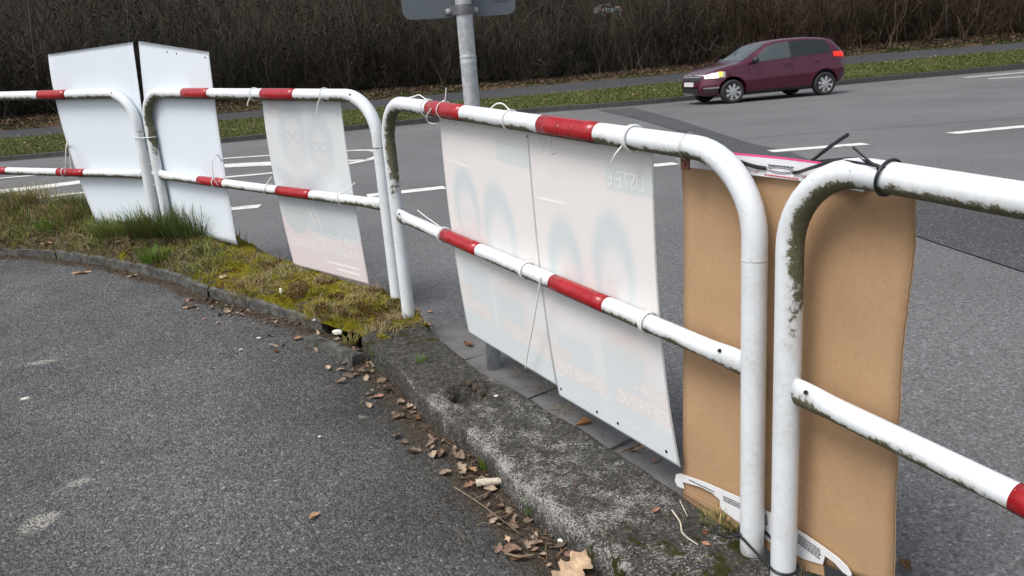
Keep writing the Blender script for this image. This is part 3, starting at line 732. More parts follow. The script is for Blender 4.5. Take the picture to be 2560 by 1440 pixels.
# blank boards: white plastic seen from behind
WHITE = np.array([.77, .835, .90])
def white_col(u, v): return WHITE * (1 - .02 * soft(u, v, .35, .2, .2, .25, .5) - .015 * soft(u, v, .7, .6, .2, .3, .5))
MAT['board'] = mat_vcol('board_plastic', rough=0.35, spec=0.4, trans=0.12)
sA = Sheet(rect_rows(PA, (120, 136), (331, 105), (165, 350), (364, 350), (240, 556), (392, 566), .55), nrm=PA.n)
o = sA.build('blank_board', MAT['board'], white_col, 20, 40); tag(o, 'tall blank white board curving behind the leftmost railing', 'board', 'blank white boards behind the railing')
for uu, vv2 in ((.06, .03), (.94, .03)): pass
sB = Sheet(rect_rows(PB, (346, 103), (521, 130), (372, 350), (550, 350), (402, 566), (592, 612), .50), nrm=PB.n)
o = sB.build('blank_board', MAT['board'], white_col, 20, 40); tag(o, 'blank white board right of the twin posts, straight right edge standing on the grass', 'board', 'blank white boards behind the railing')
for (x, y) in ((418, 130), (441, 134), (513, 144)):
    c = PB.hit(x, y, OFF); Vv, F, _ = sweep([c - PB.n * .0006, c + PB.n * .0002], .006, 12); mk('punched_hole', Vv, F, MAT['hole'], o)

# narrow poster with two portraits, the print showing faintly through
def colB(u, v):
    c = np.array([.76, .79, .80]); hair = (.61, .665, .70); skin = (.745, .74, .745); coat = (.61, .66, .695)
    c = over(c, (.66, .56, .57), .55 * float(sstep(.06, .09, u) - sstep(.215, .25, u)) * float(1 - sstep(.09, .13, v)))
    for cu, cv, s in ((.37, .235, 1.0), (.70, .285, .88)):
        c = over(c, coat, .7 * float(sstep(cv + .24, cv + .33, v + .35 * abs(u - cu))) * soft(u, v, cu, .62, .34, .42, .3))
        c = over(c, hair, .85 * soft(u, v, cu - .01, cv - .03, .175 * s, .20 * s, .3)); c = over(c, skin, .9 * soft(u, v, cu - .012, cv + .045, .118 * s, .15 * s, .3))
        for e in (-.062, .062):
            g = soft(u, v, cu - .015 + e * s, cv + .005, .058 * s, .036 * s, .3) - soft(u, v, cu - .015 + e * s, cv + .008, .040 * s, .022 * s, .4); c = over(c, hair, min(1, 1.15 * max(g, 0)))
        c = over(c, hair, .35 * soft(u, v, cu - .015, cv + .10, .055 * s, .010 * s, .6)); c = over(c, (.74, .75, .75), .6 * soft(u, v, cu - .015, cv + .105, .04 * s, .007, .5))
    c = over(c, (.775, .71, .725), float(sstep(-.006, .006, v - (.735 + .07 * math.sin((u - .1) * 2.6)) )) )
    c = over(c, (.62, .67, .68), .9 * soft(u, v, .20, .70, .165, .115, .06))
    for k in (0, .075): c = over(c, (.76, .745, .73), .9 * soft(u - (v - .66) * .45, v, .40 + k, .69, .016, .075, .3))
    return c
sP = Sheet(rect_rows(PB, (655, 247), (850, 252), (688, 463), (884, 490), (735, 662), (922, 712), .55), nrm=PB.n)
oP = sP.build('portrait_poster', MAT['poster'], colB, 70, 100); tag(oP, 'narrow poster seen from behind with two faint faces with glasses above a pink lower part', 'poster', 'portrait posters tied to the railing')
W, H = .63, .93
sP.write('lettering', 'SPD', .22, .105, .055, MAT['ink'], oP, W, H, bold=.004)
sP.write('lettering', 'F\u00dcR RODGAU', .93, .830, .060, MAT['ink'], oP, W, H, bold=.003, fit=.33)
sP.write('lettering', 'F\u00dcR DEN KREIS OFFENBACH', .935, .885, .060, MAT['ink'], oP, W, H, bold=.003, fit=.56)
for v, a, b in ((.935, .50, .92), (.962, .62, .92)): sP.patch('lettering_line', a, b, v - .008, v + .006, MAT['inkfaint'], oP)

# two wide posters side by side, print showing through
def colC(heads, boxes, foot):
    def f(u, v):
        c = np.array([.865, .842, .83]); hair = (.69, .752, .772); skin = (.85, .835, .83)
        c = over(c, (.80, .825, .835), float(sstep(.5, .75, v)))
        for cu, cv, s, red in heads:
            if red: c = over(c, (.80, .60, .57), .30 * soft(u, v, cu + .05, cv + .30, .15, .10, .7))
            c = over(c, (.715, .768, .788), .8 * float(sstep(cv + .24, cv + .30, v)) * float(1 - sstep(.14, .19, abs(u - cu))))
            c = over(c, hair, .9 * soft(u, v, cu, cv, .155 * s, .165 * s, .22)); c = over(c, skin, .95 * soft(u, v, cu + .006, cv + .062, .105 * s, .125 * s, .35))
            for e in (-.04, .04): c = over(c, hair, .45 * soft(u, v, cu + .006 + e, cv + .045, .024, .010, .6))
            c = over(c, hair, .35 * soft(u, v, cu + .006, cv + .115, .035, .008, .6)); c = over(c, hair, .22 * soft(u, v, cu + .01, cv + .075, .012, .03, .6))
        c = over(c, (.735, .78, .80), .9 * float(sstep(0, .004, v - foot)))
        for u0, u1, v0, v1 in boxes:
            c = over(c, (.81, .765, .75), .85 * float(sstep(u0 - .004, u0 + .004, u) * (1 - sstep(u1 - .004, u1 + .004, u)) * sstep(v0 - .004, v0 + .004, v) * (1 - sstep(v1 - .004, v1 + .004, v))))
        c = over(c, (.735, .78, .79), .85 * float(sstep(.66, .67, u) * sstep(.05, .055, v) * (1 - sstep(.125, .13, v))))
        return c
    return f
rowsC = lambda TL, TR, ML, MR, BL_, BR2, vm: rect_rows(PC, TL, TR, ML, MR, BL_, BR2, vm)
sC1 = Sheet(rowsC((1098, 284), (1318, 322), (1127, 565), (1352, 690), (1172, 832), (1392, 964), .50), nrm=PC.n)
c1 = colC([(.25, .36, 1, 0), (.62, .40, 1.12, 1)], [(.0, .36, .80, .875), (0, .17, .745, .795), (.50, 1.0, .80, .875), (.78, 1.0, .745, .795)], .885)
o1 = sC1.build('portrait_poster', MAT['poster'], c1, 70, 100); tag(o1, 'left wide poster whose lower corner hides the foot of the sign post', 'poster', 'portrait posters tied to the railing')
sC2 = Sheet(rowsC((1319, 326), (1632, 378), (1353, 695), (1648, 790), (1398, 988), (1699, 1168), .47), nrm=PC.n)
c2 = colC([(.26, .40, 1, 0), (.68, .36, 1.05, 1)], [(.0, .50, .79, .865), (0, .20, .735, .785), (.58, 1.0, .79, .865), (.80, 1.0, .735, .785)], .88)
o2 = sC2.build('portrait_poster', MAT['poster'], c2, 70, 100); tag(o2, 'right wide poster with punched holes along its bottom edge', 'poster', 'portrait posters tied to the railing')
for s, o, nm in ((sC1, o1, (('SCHULZ', .97, .862), ('OFTRING', .365, .862))), (sC2, o2, (('OFTRING', .985, .853), ('SCHEFTER', .485, .853)))):
    for txt, u, v in nm: s.write('lettering', txt, u, v, .062, MAT['ink2'], o, .62, .90, bold=.0025, fit=(.205 if u < .5 else .235) if len(txt) == 7 else (.21 if len(txt) == 6 else .27))
    s.write('lettering', 'LISTE 6', .95, .112, .058, MAT['ink'], o, .62, .90, bold=.002, fit=.165)
    s.write('lettering', 'FREIE', .285, .115, .040, MAT['inkgrey'], o, .62, .90, bold=.002)
    s.write('lettering', 'W\u00c4HLER', .305, .165, .040, MAT['inkgrey'], o, .62, .90, bold=.002)
    s.patch('lettering_line', .06, .32, .187, .196, MAT['inkgrey'], o)
    s.write('lettering', 'ANPACKEN F\u00dcR DEN KREIS', .83, .95, .036, MAT['ink'], o, .62, .90, bold=.0015, fit=.40)
sC2.write('lettering', 'HAGEN', .975, .775, .040, MAT['ink2'], o2, .62, .90, bold=.002)
MAT['logo'] = MAT['ink']
for s, o in ((sC2, o2), (sC1, o1)):       # rays and arc above the words
    mb = MB()
    for a in np.linspace(.3, 2.8, 5): mb.tube([s.pt(.17 + .05 * math.cos(a), .065 - .035 * math.sin(a)) - s.n * .0004, s.pt(.17 + .10 * math.cos(a), .065 - .065 * math.sin(a)) - s.n * .0004], None, 6, flat=(.003, .001))
    mb.build('logo_rays', MAT['ink'], o)
for uu, vv2 in ((.035, .955), (.37, .968), (.55, .965), (.92, .966)):
    c = sC2.pt(uu, vv2); Vv, F, _ = sweep([c - sC2.n * .0007, c + sC2.n * .0002], .0052, 12); mk('punched_hole', Vv, F, MAT['hole'], o2)
c = PC.hit(1318, 341, OFF); Vv, F, _ = sweep([c - PC.n * .0012, c + PC.n * .0002], .004, 12)
mk('punched_hole', Vv, F, new_mat('red_grommet', (.45, .12, .12), .5), o1)

# ------------------------------------------------------------------ cardboard display with folded white flaps
dK = unit(np.array([.44, -.90, 0])); nK = np.array([.90, .44, 0])
class PK: pass
pk = Panel(np.array([pCR[0], pCR[1], .95]), np.array([pCR[0], pCR[1], .95]) + dK * 1.0); OK_ = RT + .012
def mat_card():
    m = new_mat('brown_cardboard', rough=0.8, spec=0.2); t = NT(m)
    n = t.noise(3.5, 5, 0.6); f = t.noise(90, 4, 0.7); st = t.noise(30, 3, 0.5, t.scaled(1, 1, 6))
    c = t.ramp(n, [(0.3, (0.38, 0.24, 0.135)), (0.7, (0.45, 0.295, 0.17))]); c = t.mix(1.0, c, t.ramp(f, [(0.3, 0.92), (0.7, 1.06)]), 'MULTIPLY')
    sp = t.mapr(t.vor(22, 'Distance'), 0.05, 0.02); c = t.mix(t.math('MULTIPLY', sp, .4), c, (.6, .5, .38))
    t.base(c); t.normal(t.bump(n, .05, .01)); return m
MAT['card'] = mat_card(); MAT['flap'] = mat_simple('white_board', (0.72, 0.73, 0.75), 0.55, var=.04); MAT['pink'] = new_mat('pink_edge', (0.75, 0.06, 0.25), .5)
rootK = empty('cardboard_display', (pCR[0] + .02, pCR[1] + .02, near_z(pCR[0], pCR[1]) - .02), 'large brown cardboard sheet with white printed flaps, standing behind the two nearest posts', 'cardboard display')
rows = [(v, pk.hit(*a, OK_), pk.hit(*b, OK_)) for v, a, b in ((0, (1703, 410), (2287, 478)), (.16, (1710, 560), (2284, 640)), (.42, (1708, 850), (2262, 800)), (.6, (1707, 1000), (2246, 1000)), (.78, (1707, 1170), (2240, 1170)), (1.0, (1706, 1290), (2231, 1480)))]
sK = Sheet(rows, bulge=.012, nrm=pk.n)
def kedge(u, v):
    w = .0022 * fbm(v * 9, 3, 1, 3) + .0014 * fbm(v * 40, 8, 1)
    return (u + (w * 2.2 if u > .999 else (w * .7 if u < .001 else 0)), v)
sK.build('cardboard_sheet', MAT['card'], lambda u, v: (1, 1, 1), 26, 60, th=.006, parent=rootK, edge=kedge)
def flap(name, poly, off, mat, th=.0025, hole=None):
    """flat shape traced on the display's plane with its own thickness"""
    bmx = bmesh.new(); P = [pk.hit(x, y, off) for x, y in poly]; vsx = [bmx.verts.new(p) for p in P]; f = bmx.faces.new(vsx)
    f.normal_update()
    r = bmesh.ops.extrude_face_region(bmx, geom=[f]); bmesh.ops.translate(bmx, vec=Vector(pk.n * th), verts=[e for e in r['geom'] if isinstance(e, bmesh.types.BMVert)])
    bmesh.ops.triangulate(bmx, faces=bmx.faces[:]); bmesh.ops.recalc_face_normals(bmx, faces=bmx.faces[:])
    V_ = [np.array(v.co) for v in bmx.verts]; F_ = [tuple(v.index for v in f.verts) for f in bmx.faces]; bmx.verts.index_update(); bmx.free()
    return mk(name, V_, F_, mat, rootK, smooth=False)
fo_ = OK_ - .004
top_flap = flap('top_flap', [(1688, 396), (1715, 396), (1832, 386), (1950, 397), (2060, 411), (2140, 424), (2200, 440), (2160, 468), (2130, 474), (2062, 463), (2000, 452), (1900, 440), (1800, 428), (1712, 418), (1697, 412)], fo_, MAT['flap'])
flap('pink_edge', [(1832, 382), (1950, 393), (2062, 407), (2062, 411), (1950, 397.5), (1832, 386.5)], fo_ - .0005, MAT['pink'], th=.004)
low_flap = flap('bottom_flap', [(1690, 1186), (1700, 1184), (1760, 1205), (1850, 1244), (1930, 1285), (1990, 1322), (2050, 1362), (2095, 1395), (2118, 1418), (2128, 1436), (2128, 1446), (2106, 1430), (2085, 1406), (2062, 1390), (2059, 1402), (2056, 1412), (2010, 1398), (1990, 1388), (1930, 1358), (1860, 1318), (1802, 1272), (1799, 1250), (1780, 1232), (1750, 1217), (1706, 1205), (1710, 1222), (1693, 1216), (1687, 1202)], fo_ - .001, MAT['flap'])
flap('bottom_rim', [(1710, 1223), (1760, 1252), (1802, 1273), (1860, 1319), (1990, 1389), (2058, 1413), (2060, 1440), (1990, 1420), (1900, 1362), (1800, 1290), (1712, 1236)], fo_ + .0025, MAT['card'])
MAT['print'] = new_mat('dark_print', (0.10, 0.10, 0.12), .6); MAT['redprint'] = new_mat('red_print', (0.5, 0.04, 0.05), .6)
def printed(name, a, b, rows_, mat, off, th=.0007, dash=(.012, .02), seed=1):
    """lines of tiny unreadable print between image points a and b, drawn as short dashes on the flap"""
    r_ = random.Random(seed); mb = MB(); A_ = pk.hit(*a, off); B_ = pk.hit(*b, off); Lx = np.linalg.norm(B_ - A_); dx = (B_ - A_) / Lx; dy = unit(np.cross(pk.n, dx))
    dy = dy if dy[2] < 0 else -dy
    for k in range(rows_):
        s_ = 0.0
        while s_ < Lx:
            l_ = r_.uniform(.003, .011); mb.box(A_ + dx * (s_ + l_ / 2) + dy * (k * .006), dx * l_ / 2, dy * .0013, pk.n * th); s_ += l_ + .0026
    return mb.build(name, mat, rootK, smooth=False)
po = fo_ - .002
printed('printed_text', (1722, 1199), (1782, 1228), 1, MAT['print'], po, seed=2); printed('printed_text', (1808, 1240), (1850, 1260), 3, MAT['print'], po, seed=3)
printed('printed_text', (1996, 1336), (2046, 1372), 5, MAT['print'], po, seed=4); printed('printed_text', (1912, 1288), (1919, 1292), 5, MAT['print'], po, seed=5)
printed('printed_text', (1920, 412), (1978, 418), 1, MAT['print'], po + .001, seed=6); printed('printed_text', (1912, 436), (1990, 447), 1, MAT['redprint'], po + .001, seed=7)
mb = MB()
for rx, ry in ((34, 9), (28, 5)): mb.tube([pk.hit(1951 + rx * math.cos(a), 425 + ry * math.sin(a) + .1 * rx * math.cos(a), po + .001) for a in np.linspace(0, 2 * math.pi, 30)], .0006, 5)
mb.build('oval_print', MAT['print'], rootK)
for x in (1891, 2010):
    mb = MB(); mb.tube([pk.hit(x + 5 * math.cos(a), 424 + (x > 1950) * 13 + 7 * math.sin(a), po + .001) for a in np.linspace(0, 2.6, 16)], .0008, 5); mb.build('red_mark', MAT['redprint'], rootK)
# black strap strips that hold the display's top
def strap(pts, label, w=.006, t_=.0022):
    P = smooth_poly([np.asarray(p) for p in pts], 40); Vv, F, _ = sweep(P, None, 10, flat=(t_, w)); o = mk('black_strap', Vv, F, MAT['btie']); return tag(o, label, 'black strap', 'black plastic straps on the cardboard')
h = lambda x, y, o_: pk.hit(x, y, o_)
strap([h(1838, 398, OK_ + .02), h(1860, 408, .03), h(1890, 417, fo_ - .006), h(1914, 421, fo_ - .005)], 'short black strap end left of the oval print on the white flap', .005)
strap([h(1982, 432, fo_ - .005), h(2000, 429, fo_ - .008), h(2040, 416, .0), h(2085, 404, -.015), h(2130, 406, -.034), h(2170, 414, -.036), h(2212, 424, -.036)], 'black strap running from the oval print over the nearest bend', .004)
strap([h(2028, 402, OK_ + .03), h(2060, 378, .10), h(2090, 356, .15), h(2121, 336, .20)], 'stiff black strap end sticking up over the road', .0045)
strap([h(2035, 404, OK_ + .008), h(2090, 399, .02), h(2140, 396, -.01), h(2165, 404, -.034), h(2190, 412, -.036), h(2213, 421, -.036)], 'thin black strap lying on top of the nearest bend', .003, .0015)
cable_tie(PD, 2222, 0, 'black tie knotted round the top rail of the nearest railing', mat='btie', w=.0032, tilt=.15, head=.9, tail=[(-.02, .012, -.004), (-.06, .035, 0)], group='black cable ties')
# small white tab under the bend
flap('white_tab', [(2110, 466), (2163, 470), (2157, 480), (2120, 473)], fo_ - .004, MAT['flap'])

# ------------------------------------------------------------------ road sign seen from behind
def mat_galv():
    m = new_mat('galvanised_steel', (0.42, 0.45, 0.47), 0.45, 0.35); t = NT(m)
    n = t.vor(60, 'Color'); s_ = t.n.new('ShaderNodeSeparateColor'); t.link(n, s_.inputs[0]); w = t.noise(14, 5, .7, t.scaled(1, 1, .15))
    c = t.ramp(s_.outputs[0], [(0, (.44, .47, .49)), (1, (.58, .61, .63))]); c = t.mix(1, c, t.ramp(w, [(.3, .82), (.7, 1.1)]), 'MULTIPLY')
    t.base(c); t.rough(t.mapr(w, .3, .7, .35, .55)); return m
MAT['galv'] = mat_galv(); MAT['galv_dark'] = mat_simple('weathered_clamp', (.17, .17, .18), .6, .5, var=.4, scale=60)
MAT['signback'] = mat_simple('grey_sign_back', (.115, .135, .155), .45, .0, var=.08, scale=8)
sp = atroad(1237, 926) * np.array([1, 1, 0]); zb = road_z(sp[0], sp[1]); top = 3.05
rootS = empty('road_sign', (sp[0], sp[1], zb), 'grey back of a road sign on a galvanised round post standing in the gutter', 'road sign')
zs = [zb - .05, .3, .8, 1.1, 1.30]; prs = 1.22 + (ray(1175, 142) * sp[1] / ray(1175, 142)[1])[2]; prs2 = 1.22 + (ray(1176, 152) * sp[1] / ray(1176, 152)[1])[2]
zz = [(zb - .05, .031), (.5, .031), (1.0, .031), (prs2 - .012, .031), (prs2 - .004, .0325), (prs2 + .002, .031), (prs - .004, .031), (prs, .0330), (prs + .006, .0300), (prs + .012, .031), (1.9, .031), (2.6, .031), (top, .031)]
Vv, F, _ = sweep([(sp[0], sp[1], z) for z, _ in zz], [r for _, r in zz], 28); mk('post', Vv, F, MAT['galv'], rootS)
a20 = math.radians(16); us = np.array([math.cos(a20), math.sin(a20), 0]); ns = np.array([-math.sin(a20), math.cos(a20), 0]); P0 = sp + ns * .039
q = lambda x, y: onplane(x, y, P0, ns)
L0, L1 = q(1007, 40) @ us, q(1289, 20) @ us; zbot = (q(1060, 48)[2] + q(1250, 37)[2]) / 2; hgt = .62; rc = .035
outl = []
for cx, cz, a0 in ((L0 + rc, zbot + rc, math.pi), (L1 - rc, zbot + rc, 1.5 * math.pi), (L1 - rc, zbot + hgt - rc, 0), (L0 + rc, zbot + hgt - rc, .5 * math.pi)):
    for a in np.linspace(a0, a0 + math.pi / 2, 8): outl.append((cx + rc * math.cos(a), cz + rc * math.sin(a)))
b0 = P0 - us * (P0 @ us); Vv = []
for o_ in (0, .003): Vv += [b0 + us * x + ns * o_ + np.array([0, 0, z - b0[2]]) for x, z in outl]
n_ = len(outl); F = [tuple(range(n_)), tuple(range(2 * n_ - 1, n_ - 1, -1))] + [(i, (i + 1) % n_, n_ + (i + 1) % n_, n_ + i) for i in range(n_)]
plate = mk('sign_plate', Vv, F, MAT['signback'], rootS, smooth=False)
mb = MB(); lc = b0 + us * (q(1252, 0) @ us) - ns * .0012; lc[2] = q(1252, -4)[2]; mb.box(lc, us * .032, ns * .0006, (0, 0, .012)); mb.build('sticker', MAT['print'], plate, smooth=False)
zc_ = q(1160, 26)[2]; P = []; hw = .017                                 # clamp strap bent round the post
for x, y_ in [(-.068, .036), (-.040, .036), (-.034, .029)] + [(-.0345 * math.cos(a), -.0345 * math.sin(a)) for a in np.linspace(.0, math.pi, 19)] + [(.034, .029), (.040, .036), (.068, .036)]: P.append((x, y_))
Vv = []; F = []
for k, (x, y_) in enumerate(P):
    t_ = unit(np.array(P[min(k + 1, len(P) - 1)]) - np.array(P[max(k - 1, 0)])); nn = np.array([-t_[1], t_[0]]) * -.0022
    for z in (-hw, hw):
        for s_ in (0, 1):
            xx, yy = np.array((x, y_)) + nn * s_; r_ = 1 if 0 < k < len(P) - 1 else .6
            Vv.append(sp + us * xx + ns * yy + np.array([0, 0, zc_ + z * r_]))
for k in range(len(P) - 1):
    a = k * 4; b = a + 4; F += [(a, b, b + 2, a + 2), (a + 1, a + 3, b + 3, b + 1), (a, a + 1, b + 1, b), (a + 2, b + 2, b + 3, a + 3)]
clamp = mk('clamp', Vv, F, MAT['galv_dark'], rootS, smooth=False)
for s_ in (-1, 1):
    c = sp + us * .054 * s_ + ns * .0335 + np.array([0, 0, zc_]); mb = MB(); mb.tube([c, c - ns * .003], .0105, 16); mb.tube([c - ns * .003, c - ns * .009], .0072, 6); mb.tube([c - ns * .009, c - ns * .014], .0042, 10); mb.build('bolt', MAT['galv'], clamp, smooth=False)

# ------------------------------------------------------------------ vegetation helpers
class Blades:
    """many thin bent leaf blades (two quads + tip) gathered in arrays"""
    def __init__(s): s.V = []; s.F = []; s.C = []; s.n = 0
    def add(s, P, h, w, lean, az, col, curl=1.0):
        P = np.asarray(P, float); k = len(P); h = np.broadcast_to(h, k); w = np.broadcast_to(w, k); lean = np.broadcast_to(lean, k); az = np.asarray(az)
        col = np.broadcast_to(col, (k, 3)); d = np.stack([np.cos(az), np.sin(az), np.zeros(k)], 1); sdir = np.stack([-np.sin(az), np.cos(az), np.zeros(k)], 1)
        L = []
        for t, ww in ((0, 1.0), (.45, .85), (.8, .5)):
            c = P + d * (h * lean * t ** 1.7)[:, None] + np.array([0, 0, 1.0]) * (h * t * (1 - .35 * curl * lean * t))[:, None]
            L += [c - sdir * (w * ww / 2)[:, None], c + sdir * (w * ww / 2)[:, None]]
        t = 1.0; L.append(P + d * (h * lean)[:, None] + np.array([0, 0, 1.0]) * (h * (1 - .35 * curl * lean))[:, None])
        V = np.stack(L, 1).reshape(-1, 3); b = s.n + np.arange(k)[:, None] * 7
        q = np.concatenate([b + np.array([[0, 1, 3, 2]]), b + np.array([[2, 3, 5, 4]])], 0); tr = b + np.array([[4, 5, 6, 6]])
        s.V.append(V); s.F.append(np.concatenate([q, tr], 0))
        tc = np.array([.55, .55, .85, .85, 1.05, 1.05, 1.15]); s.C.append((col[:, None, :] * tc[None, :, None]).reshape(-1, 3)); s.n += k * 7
    def build(s, name, mat, origin=(0, 0, 0), parent=None):
        F = np.concatenate(s.F, 0)
        tri = F[:, 2] == F[:, 3]
        V = np.concatenate(s.V); fl = [tuple(f) for f in F[~tri]] if False else None
        Q = F.copy(); T = np.concatenate([Q[~tri][:, [0, 1, 2]], Q[~tri][:, [0, 2, 3]], Q[tri][:, [0, 1, 2]]], 0)
        return mk(name, V, T, mat, parent, origin, smooth=False, attrs={'col': np.concatenate(s.C)})
MAT['blade'] = mat_vcol('grass_blade', rough=0.6, spec=0.25, trans=0.25)
MAT['drydead'] = mat_vcol('dead_leaf', rough=0.75, spec=0.2, var=(60, .7, 1.2), trans=0.12)
def bed_pt(i, j):
    i = np.clip(i, 0, NB - 1.001); j = np.clip(j, 0, NV - 1.001); a, b = int(i), int(j); f, g = i - a, j - b
    return (BED[a, b] * (1 - f) + BED[a + 1, b] * f) * (1 - g) + (BED[a, b + 1] * (1 - f) + BED[a + 1, b + 1] * f) * g
def bed_z(x, y):
    k = np.argmin((BED[:, :, 0] - x) ** 2 + (BED[:, :, 1] - y) ** 2); return BED.reshape(-1, 3)[k, 2]
_w = (BED - CAM) @ cF; BPX = np.stack([1280 + FPX * ((BED - CAM) @ cR) / _w, 720 - FPX * ((BED - CAM) @ cU) / _w, _w], -1)
def atbed(px, py):
    d2 = (BPX[..., 0] - px) ** 2 + (BPX[..., 1] - py) ** 2 + 8 * BPX[..., 2]
    k = np.unravel_index(np.argmin(d2), d2.shape); return BED[k].copy()
GREEN = np.array([.165, .23, .046]); OLIVE = np.array([.26, .245, .07]); STRAW = np.array([.42, .34, .19]); DARKG = np.array([.085, .13, .03])
def cols(base, n, var=.3): return np.clip(np.asarray(base) * (1 + var * nrng.standard_normal((n, 1)) * .7 + .12 * nrng.standard_normal((n, 3))), .004, .6)

# grass and dead stalks over the bed: green and long at the left, mossy and low to the right
gb = Blades(); A_ = 46000
ii = nrng.uniform(0, NB - 1, A_); jj = nrng.uniform(1.5, NV - 1.2, A_)
P = np.array([bed_pt(i, j) for i, j in zip(ii, jj)]); x = P[:, 0]; v = jj / (NV - 1)
dens = np.array([fbm(p[0] * 2.6, p[1] * 2.6, 4, 3) for p in P]); left = sstep(-1.55, -2.15, x)
keep = nrng.uniform(0, 1, A_) < (left * np.clip(.5 + dens * 1.6 + .9 * (v - .35), .10, 1))
far_l_ = lambda Q: sstep(-2.5, -3.3, Q[:, 0])
P1 = P[keep]; d1 = dens[keep]; v1 = v[keep]; n = len(P1)
base = np.where((nrng.uniform(0, 1, n) < np.clip(.62 + d1 * 1.0, .2, .9))[:, None], cols(GREEN, n), cols(OLIVE, n))
st = nrng.uniform(0, 1, n) < .22 + .28 * far_l_(P1); base[st] = cols(STRAW, st.sum())
far_l = sstep(-2.6, -3.4, P1[:, 0])
h = nrng.uniform(.025, .08, n) * (1 + .75 * v1 * (.35 + far_l)) * (1 + .5 * d1)
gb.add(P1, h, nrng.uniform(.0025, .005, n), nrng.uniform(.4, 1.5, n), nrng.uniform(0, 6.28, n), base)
P2 = P[~keep][:26000]; n = len(P2); right = nrng.uniform(0, 1, n) < .55; P2 = P2[right]; n = len(P2)
dn = np.array([fbm(p[0] * 3.3, p[1] * 3.3, 14, 3) for p in P2]); P2 = P2[dn > -.06]; n = len(P2)
gb.add(P2, nrng.uniform(.02, .065, n), nrng.uniform(.0015, .003, n), nrng.uniform(.7, 1.5, n), nrng.uniform(0, 6.28, n), cols(STRAW * .9, n, .35))
tag(gb.build('bed_grass', MAT['blade']), 'mixed green and straw coloured grass growing over the planted bed', 'grass', kind='stuff')
# cushions of yellow moss on the right half of the bed
mo = Blades(); A_ = 60000
ii = nrng.uniform(0, NB * .42, A_); jj = nrng.uniform(1, NV - 1, A_); P = np.array([bed_pt(i, j) for i, j in zip(ii, jj)])
dn = np.array([fbm(p[0] * 5, p[1] * 5, 21, 4) for p in P]); keep = (dn > .04) & (P[:, 0] > -2.0); P = P[keep]; dn = dn[keep]; n = len(P)
mc = cols((.33, .30, .03), n, .3); ru = np.array([fbm(p[0] * 4, p[1] * 4, 41, 2) for p in P]) > .22; mc[ru] = cols((.13, .075, .02), ru.sum(), .3)
P = P + np.array([0, 0, 1.0]) * (np.clip(dn, 0, .4) * .035 - .004)[:, None]
mo.add(P, nrng.uniform(.006, .018, n), .0035, nrng.uniform(.1, .9, n), nrng.uniform(0, 6.28, n), mc)
tag(mo.build('bed_moss', MAT['blade']), 'yellow green moss cushions covering the right part of the bed', 'moss', kind='stuff')

def tuft(P, n, rad, h, label, col, lean=(.15, .8), w=.0038, name='grass_tuft', cat='grass tuft', group='grass tufts along the pavement edge', mix=None, dirx=None):
    b = Blades(); a = nrng.uniform(0, 6.28, n); r = rad * np.sqrt(nrng.uniform(0, 1, n))
    Q = np.stack([P[0] + r * np.cos(a), P[1] + r * np.sin(a), np.full(n, P[2] - .004)], 1); c = cols(col, n)
    if mix is not None: k = nrng.uniform(0, 1, n) < mix[1]; c[k] = cols(mix[0], k.sum())
    az = a + nrng.normal(0, .7, n)
    if dirx is not None: az = dirx + nrng.normal(0, .5, n)
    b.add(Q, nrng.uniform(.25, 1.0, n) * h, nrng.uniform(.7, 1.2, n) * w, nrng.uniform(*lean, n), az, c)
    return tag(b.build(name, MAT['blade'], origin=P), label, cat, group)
FRESH = np.array([.13, .235, .03]); LIME = np.array([.15, .21, .03])
tuft(atbed(392, 655), 330, .085, .13, 'bright green grass tuft in the bed below the right blank board', FRESH, mix=(STRAW, .06))
tuft(atbed(120, 568), 230, .085, .12, 'bright green grass tuft in the bed under the leftmost railing', FRESH * 1.1, mix=(STRAW, .12))
tuft(atbed(485, 580), 1100, .20, .25, 'tall dark green grass clump against the foot of the right blank board', DARKG * 1.2, (.05, 1.0), mix=(STRAW * .5, .12))
tuft(atbed(400, 580), 1000, .19, .25, 'tall dark grass clump round the feet of the twin posts', DARKG * 1.15, (.05, 1.1), mix=(np.array([.10, .06, .03]), .35))
tuft(atbed(310, 580), 700, .19, .20, 'dark green grass clump in front of the left blank board', DARKG * 1.5, (.1, 1.2), mix=(OLIVE, .3))
tuft(atbed(180, 540), 260, .13, .16, 'olive grass clump left of the left blank board', OLIVE, (.2, .9), mix=(STRAW, .3))
tuft(atbed(60, 500), 330, .22, .20, 'straw topped grass clump at the left edge under the rail', OLIVE, (.2, .8), mix=(STRAW, .45))
tuft(atbed(620, 740), 150, .10, .08, 'pale dry grass tuft on the moss behind the chipped edging stone', STRAW, (.6, 1.3), .0028)
tuft(atbed(745, 690), 150, .09, .08, 'pale dry grass tuft beside the lower corner of the narrow poster', STRAW, (.6, 1.3), .0028, mix=(GREEN, .2))
tuft(atbed(800, 795), 190, .09, .10, 'pale dry grass tuft hanging over the broken end of the edging stone', STRAW, (.6, 1.4), .0028, mix=(OLIVE, .3))
W_ = lambda x, y, o=0: atnear(x, y, o)
tuft(W_(1350, 1275, -.085), 160, .05, .085, 'largest bright green grass tuft at the foot of the wall near the white stick', FRESH * 1.15, (.1, .7), mix=(STRAW, .12))
tuft(W_(1220, 1165, -.085), 90, .036, .07, 'bright green grass tuft at the foot of the wall above the white stick', FRESH, (.1, .7), mix=(STRAW, .15))
tuft(W_(1052, 905, 0.0), 55, .022, .05, 'small green grass tuft growing on top of the wall', FRESH * 1.1, (.1, .6), .003)
tuft(W_(1045, 985, -.06), 45, .022, .045, 'small green tuft in the crack at the wall foot left of the hole', FRESH, (.2, .8), .003)
